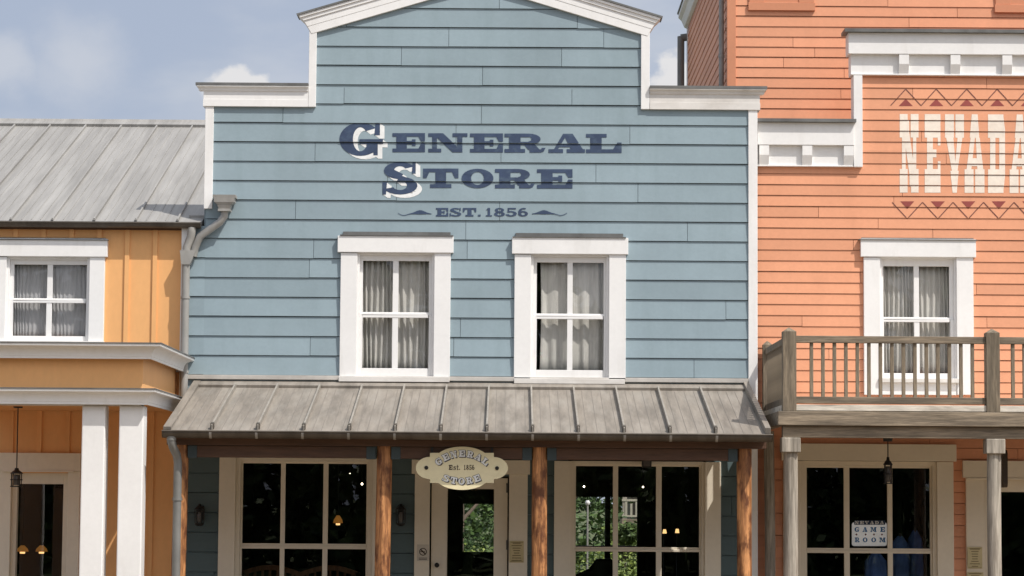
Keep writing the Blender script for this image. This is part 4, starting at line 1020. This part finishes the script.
def arch(txt, cx, cy, Rr, a_span, hgt, wid, smile):
    n = len(txt); 
    for i, ch in enumerate(txt):
        dk_, wh_ = [], []
        a = rad(-a_span+2*a_span*i/(n-1))
        if not smile: px, py, rot = cx+Rr*math.sin(a), cy-Rr*math.cos(a), -a
        else: px, py, rot = cx+Rr*math.sin(a), cy+Rr*math.cos(a), a
        def mp(u, v, k=0, s=1.0):
            lx, ly = (u-.5)*wid*s, (v-.5)*hgt*s
            return zs(px+lx*math.cos(rot)-ly*math.sin(rot)+k, py-(lx*math.sin(rot)+ly*math.cos(rot))+k)
        for p in GL[ch]:
            for (k, s_) in ((5, 1.0), (2.5, 1.03), (-2.5, 1.05)):
                dk_.append([(q.x, q.z) for q in (mp(u, v, k, s_) for u, v in p)])
            wh_.append([(q.x, q.z) for q in (mp(u, v, -1.5, .97) for u, v in p)])
        m1 = MB(); flat_paint(m1, dk_, YS-.0195); lo_ = m1.build('letter_outline', DKLN, sign, fix=False)
        m1 = MB(); flat_paint(m1, wh_, YS-.0222); m1.build('letter', LETW, sign, fix=False)
arch('GENERAL', 512, 425, 312, 38, 56, 54, False)
arch('STORE', 508, -5, 346, 21.5, 56, 54, True)
for ch, a, b in (('E', 402, 432), ('s', 439, 462), ('t', 466, 482), ('.', 486, 494), ('1', 525, 540), ('8', 545, 565), ('5', 570, 589), ('6', 593, 612)):
    y0, y1 = (205, 246) if ch not in 's' else (205, 246)
    for p in GL[ch]: tx_.append([(q.x, q.z) for q in (zs(a+(b-a)*u, y1+(y0-y1)*v) for u, v in p)])
m1 = MB(); flat_paint(m1, tx_, YS-.0195); m1.build('date_lettering', DKTXT, sign, fix=False)
for px in (432, 492):
    q = at(px, 449, YS); MB().box(q.x-.012, q.x+.012, YS+.018, YP-.0551, q.z-.06, q.z+.02).build('hanger', BLACK, sign)

# wall lanterns
def wall_lantern(px, label):
    q = at(px, 515, 0); t = thing('wall_lantern', label, 'lantern', (q.x, -.02, q.z), 'black lanterns on the blue porch wall')
    x, z = q.x, q.z
    MB().box(x-.035, x+.035, -.035, -.012, z-.05, z+.10).build('backplate', BLACK, t, .004)
    MB().tube([(x, -.03, z+.07), (x, -.08, z+.11), (x, -.11, z+.10)], .009, 8).build('arm', BLACK, t)
    MB().lathe((x, -.11, z), [(.012, .115), (.016, .10), (.05, .07), (.055, .06)][::-1]).build('cap', BLACK, t)
    cg = MB()
    for k in range(6):
        a = k*math.pi/3; cg.bar((x+.045*math.cos(a), -.11+.045*math.sin(a), z-.085), (x+.05*math.cos(a), -.11+.05*math.sin(a), z+.06), .008, .008, (0, 1, 0))
    cg.lathe((x, -.11, z), [(.02, -.115), (.045, -.10), (.048, -.085)]).build('cage', BLACK, t)
    MB().lathe((x, -.11, z), [(.012, -.08), (.022, -.05), (.022, .0), (.012, .03)]).build('glass', mat('frosted_bulb', (.14, .13, .12), .3, .05), t)
    return t
wall_lantern(200.8, 'black wall lantern between the porch downpipe and the left shop window')
wall_lantern(401.2, 'black wall lantern between a log post and the shop door')
# pendant lanterns
def pendant(px, py0, py1, ptop, Y, w2, label):
    q = at(px, (py0+py1)/2, Y); x = q.x; z0, z1, zt = Z(px, py1, Y), Z(px, py0, Y), Z(px, ptop, Y)
    t = thing('pendant_lantern', label, 'lantern', (x, Y, z0), 'iron lanterns hanging in the porches')
    MB().tube([(x, Y, z1), (x, Y, zt)], .006, 8).build('rod', BLACK, t)
    MB().lathe((x, Y, zt), [(.045, -.03), (.05, -.0), (.05, .012)]).build('ceiling_cup', BLACK, t)
    h = z1-z0
    MB().lathe((x, Y, z0), [(w2, h*.70), (w2*1.05, h*.73), (w2*.55, h*.86), (w2*.4, h*.88), (w2*.3, h)]).build('cap', BLACK, t)
    c = MB()
    for k in range(4):
        a = k*math.pi/2+.785; c.bar((x+w2*.95*math.cos(a), Y+w2*.95*math.sin(a), z0), (x+w2*.95*math.cos(a), Y+w2*.95*math.sin(a), z0+h*.71), .009, .009, (0, 1, 0))
    for hh in (0, .35): c.lathe((x, Y, z0+h*hh), [(w2, 0), (w2, .012)])
    c.build('cage', BLACK, t)
    MB().lathe((x, Y, z0), [(w2*.5, .02), (w2*.62, .06), (w2*.62, h*.5), (w2*.4, h*.66)]).build('glass', mat('smoked_glass', (.10, .09, .08), .15, .1), t)
pendant(16.5, 468, 487, 405, -1.2, .062, 'dark caged lantern on a long rod before the orange building\'s door')
pendant(888, 457, 484, 438.5, -1.2, .045, 'narrow black lantern hanging under the balcony before the games window')
# small black loudspeaker over the right shop window
q = bx(641.8, 651.2, 459, 467.6, -.12)
t = thing('loudspeaker', 'small black box fixed above the right shop window', 'loudspeaker', ((q[0]+q[1])/2, -.1, q[2]))
MB().box(q[0], q[1], -.2, -.075, q[2], q[3]).build('case', BLACK, t, .006)
MB().box(q[0]+.012, q[1]-.012, -.206, -.2005, q[2]+.012, q[3]-.012).build('grille', mat('speaker_grille', (.09, .08, .075), .6, .2, 30), t)
# notices by the shop door
q = bx(417, 429, 544.5, 561, -.055)
t = thing('notice', 'small white no smoking notice left of the shop door', 'notice', ((q[0]+q[1])/2, -.055, q[2]))
MB().box(q[0], q[1], -.06, -.0505, q[2], q[3]).build('plate', mat('notice_white', (.62, .57, .48), .5, .04), t)
cx, cz = (q[0]+q[1])/2, q[2]+(q[3]-q[2])*.56
m1 = MB(); flat_paint(m1, [[(cx+.040*u, cz+.040*v) for u, v in p] for p in arc(0, 0, 1, 1, .78, .78, 0, 360, 24)], -.0612)
flat_paint(m1, [[(cx-.033, cz+.024), (cx-.024, cz+.033), (cx+.033, cz-.024), (cx+.024, cz-.033)], [(cx-.028, cz-.004), (cx+.020, cz-.004), (cx+.020, cz+.005), (cx-.028, cz+.005)]], -.0612)
m1.build('symbol', DKTXT, t, fix=False)
m1 = MB()
for k in range(2): m1.box(q[0]+.02, q[1]-.02, -.0615, -.0602, q[2]+.014+.014*k, q[2]+.020+.014*k)
m1.build('small_print', DKTXT, t)
def plaque(px0, px1, py0, py1, Y, label):
    q = bx(px0, px1, py0, py1, Y-.055); t = thing('plaque', label, 'plaque', ((q[0]+q[1])/2, Y-.055, q[2]), 'yellow notice plaques on the door casings')
    MB().box(q[0], q[1], Y-.062, Y-.0505, q[2], q[3]).build('plate', BRASS, t, .002)
    m1 = MB(); n_ = 8; hh = (q[3]-q[2]); rnd = random.Random(px0)
    for k in range(n_):
        z = q[2]+hh*(.10+.8*k/(n_-1)); wdt = (q[1]-q[0])*rnd.uniform(.18, .38); c = (q[0]+q[1])/2
        m1.box(c-wdt, c+wdt, Y-.0632, Y-.0622, z-.004, z+.004)
    fr = .006; m1.box(q[0]+.01, q[1]-.01, Y-.0633, Y-.0622, q[3]-.016, q[3]-.012).box(q[0]+.01, q[1]-.01, Y-.0633, Y-.0622, q[2]+.010, q[2]+.014)
    m1.build('small_print', mat('faded_print', (.20, .15, .06), .6), t)
plaque(509.4, 523.8, 541, 562.6, 0, 'yellow plaque of small print right of the blue shop\'s door')
plaque(967.4, 982.2, 547, 568.4, YN, 'upper yellow plaque beside the salmon building\'s door')
plaque(967.0, 983.4, 572, 590, YN, 'lower plaque cut by the photo\'s edge beside the salmon building\'s door')
# hanging sign behind the right balcony post
xq = X(1005.8, 470, -1.15); z0, z1 = Z(1005, 487.5, -1.0), Z(1005, 450, -1.0)
t = thing('projecting_sign', 'dark sign seen almost edge-on behind the right balcony post', 'sign', (xq, -1.0, z0))
q = MB(); pf = []
y0, y1, rr = -1.15, -.88, .05
for cy, cz, a0 in ((y0+rr, z0+rr, 180), (y1-rr, z0+rr, 270), (y1-rr, z1-rr, 0), (y0+rr, z1-rr, 90)):
    pf += [(xq-.03, cy+rr*math.cos(rad(a0+18*i)), cz+rr*math.sin(rad(a0+18*i))) for i in range(6)]
q.extr(pf, (.05, 0, 0)); q.build('panel', mat('brown_sign_panel', (.05, .035, .025), .5, .1), t)
MB().tube([(xq-.005, -1.10, z1-.01), (xq-.005, -1.10, zB1b+.02)], .006, 6).build('hanger', BLACK, t)
MB().tube([(xq-.005, -.95, z1-.01), (xq-.005, -.95, zB1b+.02)], .006, 6).build('hanger', BLACK, t)
# game room sign in the window
YW = YN+.12
def zg(x, y): return at(840+x/9.6, 500+y/9.6, YW)
def rrect(x0, x1, y0, y1, r, f):
    o = []
    for cx, cy, a0 in ((x1-r, y0+r, 0), (x0+r, y0+r, 90), (x0+r, y1-r, 180), (x1-r, y1-r, 270)):
        o += [f(cx+r*math.cos(rad(a0+22.5*i)), cy-r*math.sin(rad(a0+22.5*i))) for i in range(5)]
    return o
c = zg(282, 442)
t = thing('window_sign', 'white Nevada Game Room sign behind the middle pane of the games window', 'sign', c)
pts = rrect(114, 450, 215, 442, 22, zg)
m1 = MB(); m1.extr([(p.x, YW, p.z) for p in pts], (0, .008, 0)); m1.build('board', emit('white_board_added_glow', (.66, .66, .65), .21), t)  # emission added to whiten the board, no lamp behind it
pts = rrect(136, 434, 196, 238, 8, zg); m1 = MB(); m1.extr([(p.x, YW-.006, p.z) for p in pts], (0, .006, 0)); m1.build('banner', NAVY, t)
lb = mat('blue_lettering', (.03, .17, .40), .6, .1); 
def zbox(g_, x0, x1, y0, y1): return [[(q.x, q.z) for q in (zg(x0+(x1-x0)*u, y1+(y0-y1)*v) for u, v in p)] for p in GL[g_]]
pl = []
for ch, a in (('G', 140), ('A', 216), ('M', 292), ('E', 386)): pl += zbox(ch, a, a+(46 if ch != 'M' else 58), 260, 306)
for ch, a in (('R', 142), ('O', 218), ('O', 300), ('M', 378)): pl += zbox(ch, a, a+(46 if ch != 'M' else 58), 360, 406)
m1 = MB(); flat_paint(m1, pl, YW-.002); m1.build('lettering', lb, t, fix=False)
pl = []
for k, ch in enumerate('NEVADA'): pl += zbox(ch, 142+48*k, 180+48*k, 202, 232)
m1 = MB(); flat_paint(m1, pl, YW-.0075); m1.build('banner_lettering', LETW, t, fix=False)
pl = []
for k, x in enumerate((158, 246, 326, 402)):
    pl.append([(q.x, q.z) for q in (zg(x-11, 331), zg(x, 342), zg(x+11, 331), zg(x, 320))])
m1 = MB(); flat_paint(m1, pl, YW-.002); m1.build('suit_marks', mat('dark_red_marks', (.16, .02, .03), .6), t, fix=False)

# ---- inside the store
def settee():
    Y = 1.1; x0, x1 = X(240, 570, Y), X(360, 570, Y); xm = (x0+x1)/2; zt = Z(300, 572, Y)
    t = thing('settee', 'brown wooden settee with double arched back inside the left shop window', 'settee', (xm, Y, .1))
    for (a, b) in ((x0, xm), (xm, x1)):
        m1 = MB(); n = 16; top = [(a+(b-a)*i/n, zt+.075*math.sin(math.pi*i/n)) for i in range(n+1)]
        m1.extr([(u, Y-.02, z) for u, z in top]+[(u, Y-.02, z-.055) for u, z in top[::-1]], (0, .05, 0))
        for i in range(1, 8):
            u = a+(b-a)*i/8; zz = zt+.075*math.sin(math.pi*i/8)-.05; m1.box(u-.012, u+.012, Y-.005, Y+.015, .55, zz)
        m1.build('backrest', OAK, t)
    MB().box(x0, x1, Y-.02, Y+.5, .5, .555).build('seat', OAK, t, .006)
    for sx_ in (x0, x1-.05):
        for sy in (Y-.02, Y+.45): MB().box(sx_, sx_+.05, sy, sy+.05, .1, .5 if sy > Y else zt).build('leg', OAK, t)
settee()
def bulb(px, py, Y, r, label):
    q = at(px, py, Y); t = thing('hanging_bulb', label, 'lamp', tuple(q), 'small lit bulbs in the shop')
    MB().lathe(tuple(q), [(r*.2, -r), (r*.75, -r*.65), (r, 0), (r*.75, r*.65), (r*.35, r)]).build('bulb', BULB, t)
    MB().lathe((q.x, q.y, q.z+r), [(r*.6, 0), (r*.6, r*1.4)]).tube([(q.x, q.y, q.z+r*2), (q.x, q.y, 2.75)], .006, 6).build('holder', BLACK, t)
bulb(362, 484, 2.6, .012, 'lit bulb in the upper right pane of the left shop window')
bulb(350, 473.5, 4.0, .004, 'faint tiny bulb beside the brighter one in the left shop window')
bulb(584, 486.5, 3.0, .011, 'lit bulb in the upper left pane of the right shop window')
bulb(643, 487, 3.0, .010, 'lit bulb in the upper middle pane of the right shop window')
def sconce(px, py, label):
    q = at(px, py, 4.5); t = thing('table_lamp', label, 'lamp', (q.x, q.y, 1.0), 'pair of small lamps deep inside the shop')
    MB().lathe((q.x, q.y, q.z), [(.026, -.024), (.017, .026)]).build('shade', SHADE2, t)
    MB().lathe((q.x, q.y, .95), [(.06, 0), (.06, .02), (.012, .04), (.012, q.z-.95-.04)]).build('stem', BLACK, t)
sconce(664.6, 531.5, 'left one of two small amber lamps glowing in the right shop window')
sconce(677.2, 531, 'right one of two small amber lamps glowing in the right shop window')
q = at(670, 550, 4.5)
t = thing('side_table', 'dark table under the two amber lamps inside the shop', 'table', (q.x, 4.5, .1))
MB().box(q.x-.5, q.x+.5, 4.25, 4.8, .91, .95).build('tabletop', OAK, t)
for a in (-.46, .42):
    for b in (4.28, 4.73): MB().box(q.x+a, q.x+a+.04, b, b+.04, .1, .91).build('leg', OAK, t)
def shade_lamp(px, py, Y, w2, h, label, grp, zc=2.75):
    q = at(px, py, Y); t = thing('pendant_lamp', label, 'lamp', tuple(q), grp)
    MB().lathe(tuple(q), [(w2, 0), (w2*.85, h*.45), (w2*.3, h), (w2*.1, h)]).build('lamp_shade', SHADE, t)
    MB().lathe((q.x, q.y, q.z-.012), [(w2*.4, -.012), (w2*.45, .008)]).build('bulb', SHADE2, t)
    MB().tube([(q.x, q.y, q.z+h), (q.x, q.y, zc)], .005, 6).build('cord', BLACK, t)
shade_lamp(338, 523, 2.0, .055, .085, 'single amber pendant lamp in the left shop window', 'amber pendant lamps seen through glass')
shade_lamp(22.5, 551.5, 2.5, .07, .07, 'left amber pendant lamp behind the orange building\'s door', 'amber pendant lamps seen through glass', 2.9)
shade_lamp(41.5, 551.5, 2.5, .07, .07, 'right amber pendant lamp behind the orange building\'s door', 'amber pendant lamps seen through glass', 2.9)
def armchair(px, py, Y, label):
    q = at(px, py, Y); x = q.x; t = thing('armchair', label, 'armchair', (x, Y, .1))
    b = MB(); b.extr([(x-.22, Y+.0, q.z-.10), (x-.05, Y, q.z-.02), (x+.04, Y, q.z+.10), (x+.24, Y, q.z+.10), (x+.26, Y, .5), (x-.24, Y, .5)], (0, .09, 0)); b.build('backrest', DKSEAT, t, .02)
    MB().box(x-.25, x+.26, Y+.09, Y+.6, .36, .5).build('seat', DKSEAT, t, .03)
    for a in (-.32, .265): MB().box(x+a, x+a+.06, Y+.0, Y+.6, .36, .68).build('armrest', DKSEAT, t, .02)
    for a in (-.22, .18):
        for bb in (.05, .5): MB().box(x+a, x+a+.05, Y+bb, Y+bb+.05, .1, .36).build('leg', DKSEAT, t)
armchair(593, 567, 4.6, 'dark armchair silhouetted against the garden in the right shop window')
# ---- blue things behind the games window
def draped(px, py, Y, w2, label, h=.25):
    q = at(px, py, Y); x, zt = q.x, q.z
    t = thing('coat_stand', label, 'coat stand', (x, Y, .1), 'blue coats hung behind the games window')
    MB().tube([(x, Y, .12), (x, Y, zt+.03)], .018, 10).lathe((x, Y, .1), [(.2, 0), (.2, .03), (.03, .05)]).build('stand', BLACK, t)
    m1 = MB(); n = 28; V = []; rr = 8; sd = random.Random(px)
    p1 = sd.uniform(0, 6)
    for r in range(rr+1):
        qv = r/rr; wv = w2*(.30+.75*min(1, qv*7)**.6)
        for k in range(n):
            a = 2*math.pi*k/n; ff = 1+.22*qv*math.sin(5*a+p1)+.12*math.sin(9*a+qv*3)
            V.append((x+wv*ff*math.cos(a), Y+wv*.55*ff*math.sin(a), zt-h*3*qv))
    m1.add(V, [(r*n+k, r*n+(k+1) % n, (r+1)*n+(k+1) % n, (r+1)*n+k) for r in range(rr) for k in range(n)], .5, True); m1.build('coat', DENIM, t)
draped(900, 536, .75, .09, 'blue coat in the right pane of the games window, nearest the sign')
draped(915, 530, .95, .07, 'blue coat in the right pane of the games window, farther from the sign')
draped(876, 552, .6, .11, 'blue coat low in the middle pane under the game room sign')

# =================================================================== BEHIND THE STORE
def leaves(mb, c, r, n, size, rnd, flat=.8):
    for _ in range(n):
        while True:
            p = Vector((rnd.uniform(-1, 1), rnd.uniform(-1, 1), rnd.uniform(-1, 1)))
            if p.length < 1: break
        p = p*(.55+.45*rnd.random())
        o = Vector(c)+Vector((p.x*r, p.y*r, p.z*r*flat)); s = size*rnd.uniform(.6, 1.3)
        a = Vector((rnd.gauss(0, 1), rnd.gauss(0, 1), rnd.gauss(0, .6))).normalized(); b = a.cross(Vector((rnd.gauss(0, 1), rnd.gauss(0, 1), rnd.gauss(0, 1)))).normalized()
        mb.add([o-a*s, o-b*s*.45, o+a*s, o+b*s*.45], [(0, 1, 2, 3)], rnd.random())
def tree(x, y, h, cr, seed, lm, label, n=1500, size=.13):
    rnd = random.Random(seed); t = thing('tree', label, 'tree', (x, y, 0), 'trees in the garden behind the shop')
    tr = MB(); tw = min(.13, h*.022); tr.tube([(x, y, 0), (x+.05, y, h*.3), (x-.03, y+.05, h*.55), (x, y, h*.85)], [tw, tw*.8, tw*.55, tw*.15], 10)
    for k in range(5):
        a = rnd.uniform(0, 6.3); tr.tube([(x, y, h*(.25+.1*k)), (x+cr*.6*math.cos(a), y+cr*.6*math.sin(a), h*(.4+.11*k))], [.045, .012], 7)
    tr.build('trunk', BARK, t)
    c = MB()
    for k in range(14):
        a = rnd.uniform(0, 6.3); q = rnd.random(); rr = cr*(.75 if q < .6 else .4)*rnd.uniform(.3, 1)
        leaves(c, (x+rr*math.cos(a), y+rr*math.sin(a), h*(.12+.82*q)), cr*rnd.uniform(.32, .5), n//14, size, rnd)
    c.build('crown', lm, t, fix=False)
tree(-1.0, 21, 5.6, 1.9, 1, LEAF, 'mid green tree seen through the glass of the shop door', 8000, .055)
tree(.55, 23.5, 5.2, 1.5, 2, LEAF2, 'yellow-green tree to the right in the shop door\'s glass', 5000, .055)
tree(1.02, 18.5, 4.6, .6, 3, LEAF, 'leafy tree behind the garden lamp in the right shop window', 4200, .045)
tree(2.25, 24, 1.45, .7, 4, LEAF2, 'bright low tree below the far balcony in the right shop window', 2600, .07)
tree(3.6, 28, 5.6, 1.6, 5, LEAF3, 'dark tree right of the far balcony in the shop window', 2200, .09)
rnd = random.Random(12); hg = MB()
for k in range(70):
    x = -9+20*rnd.random(); y = 33+8*rnd.random()
    if 2.2 < x < 4.2: continue
    for j in range(3): leaves(hg, (x, y, .5+1.1*j), rnd.uniform(.9, 1.4), 95, .11, rnd)
for k in range(60):
    x = -9+24*rnd.random(); y = 56+6*rnd.random()
    for j in range(3): leaves(hg, (x, y, .6+1.3*j), rnd.uniform(1.2, 1.7), 60, .2, rnd)
o = hg.build('shrubbery', LEAF, None, fix=False); o['kind'] = 'stuff'
rnd = random.Random(8); tg = MB()
for k in range(150):
    x = -6+13*rnd.random(); y = 12.5+5*rnd.random()
    for j in range(3): leaves(tg, (x, y, .2+.36*j), .42, 40, .035, rnd)
o = tg.build('tall_grass', GRASSY, None, fix=False); o['kind'] = 'stuff'
# garden lamp
q = at(587.6, 503, 13.0)
t = thing('garden_lamp', 'slim lamp post with white globe in the garden behind the shop', 'lamp post', (q.x, 13.0, 0))
MB().tube([(q.x, 13, 0), (q.x, 13, q.z-.03)], .014, 10).build('pole', PIPE, t)
MB().lathe((q.x, 13, q.z), [(.02, -.035), (.036, -.012), (.038, .012), (.024, .04)]).build('globe', mat('white_globe', (.8, .8, .8), .3, .02), t)
# cabin with a railed balcony, far behind
CABR = mat('bleached_railing', (.36, .33, .26), .7, .1, 2)
YC = 46; q = at(622, 499, YC); zf = Z(622, 519, YC)
t = thing('cabin', 'dark timber cabin with pale railed balcony far behind the right shop window', 'cabin', (q.x+2.5, YC+2, 0))
MB().box(q.x+.3, q.x+5, YC+1.3, YC+5, 0, 3.2).build('wall', mat('brown_boards', (.11, .09, .065), .7, .1, 2, (1, 1, 6)), t)
MB().extr([(q.x, YC-.2, 3.2), (q.x, YC+3.1, 4.3), (q.x, YC+5.4, 3.2)], (5.4, 0, 0)).build('roof', FLASH, t)
MB().box(q.x, q.x+5, YC, YC+1.3, zf-.14, zf).build('deck', GREYH, t)
for k in range(5): MB().box(q.x+.02+k*1.2, q.x+.14+k*1.2, YC+.02, YC+.14, 0, 3.2).build('post', GREYV, t)
r0 = q.z; MB().box(q.x, q.x+5, YC, YC+.07, r0-.06, r0).box(q.x, q.x+5, YC, YC+.07, zf+.06, zf+.11).build('rail', CABR, t)
b0 = None
for k in range(34):
    x = q.x+.12+.145*k
    if b0 is None: b0 = MB().box(x-.03, x+.03, YC+.01, YC+.05, zf+.1, r0-.05).build('baluster', CABR, t); xb = x
    else: c = b0.copy(); COL.objects.link(c); c.parent = t; c.location.x += x-xb
# woodland across the street, seen only as reflections in the panes
rnd = random.Random(77); wd = MB()
for k in range(138):
    x = -34+68*(k % 46)/45+rnd.uniform(-.6, .6); y = (-37, -43, -49)[k//46]-rnd.uniform(0, 5); h = rnd.uniform(9.5, 13)
    if 1.3 < x < 4.0: h = 7.0
    wd.tube([(x, y, 0), (x, y, h*.6)], [.16, .05], 6)
    for j in range(8):
        leaves(wd, (x+rnd.uniform(-1, 1), y+rnd.uniform(-1, 1), h*(.08+.118*j)), rnd.uniform(1.1, 1.7)*(1-.05*j), 150, .26, rnd)
o = wd.build('woodland', LEAF3, None, fix=False); o['kind'] = 'stuff'
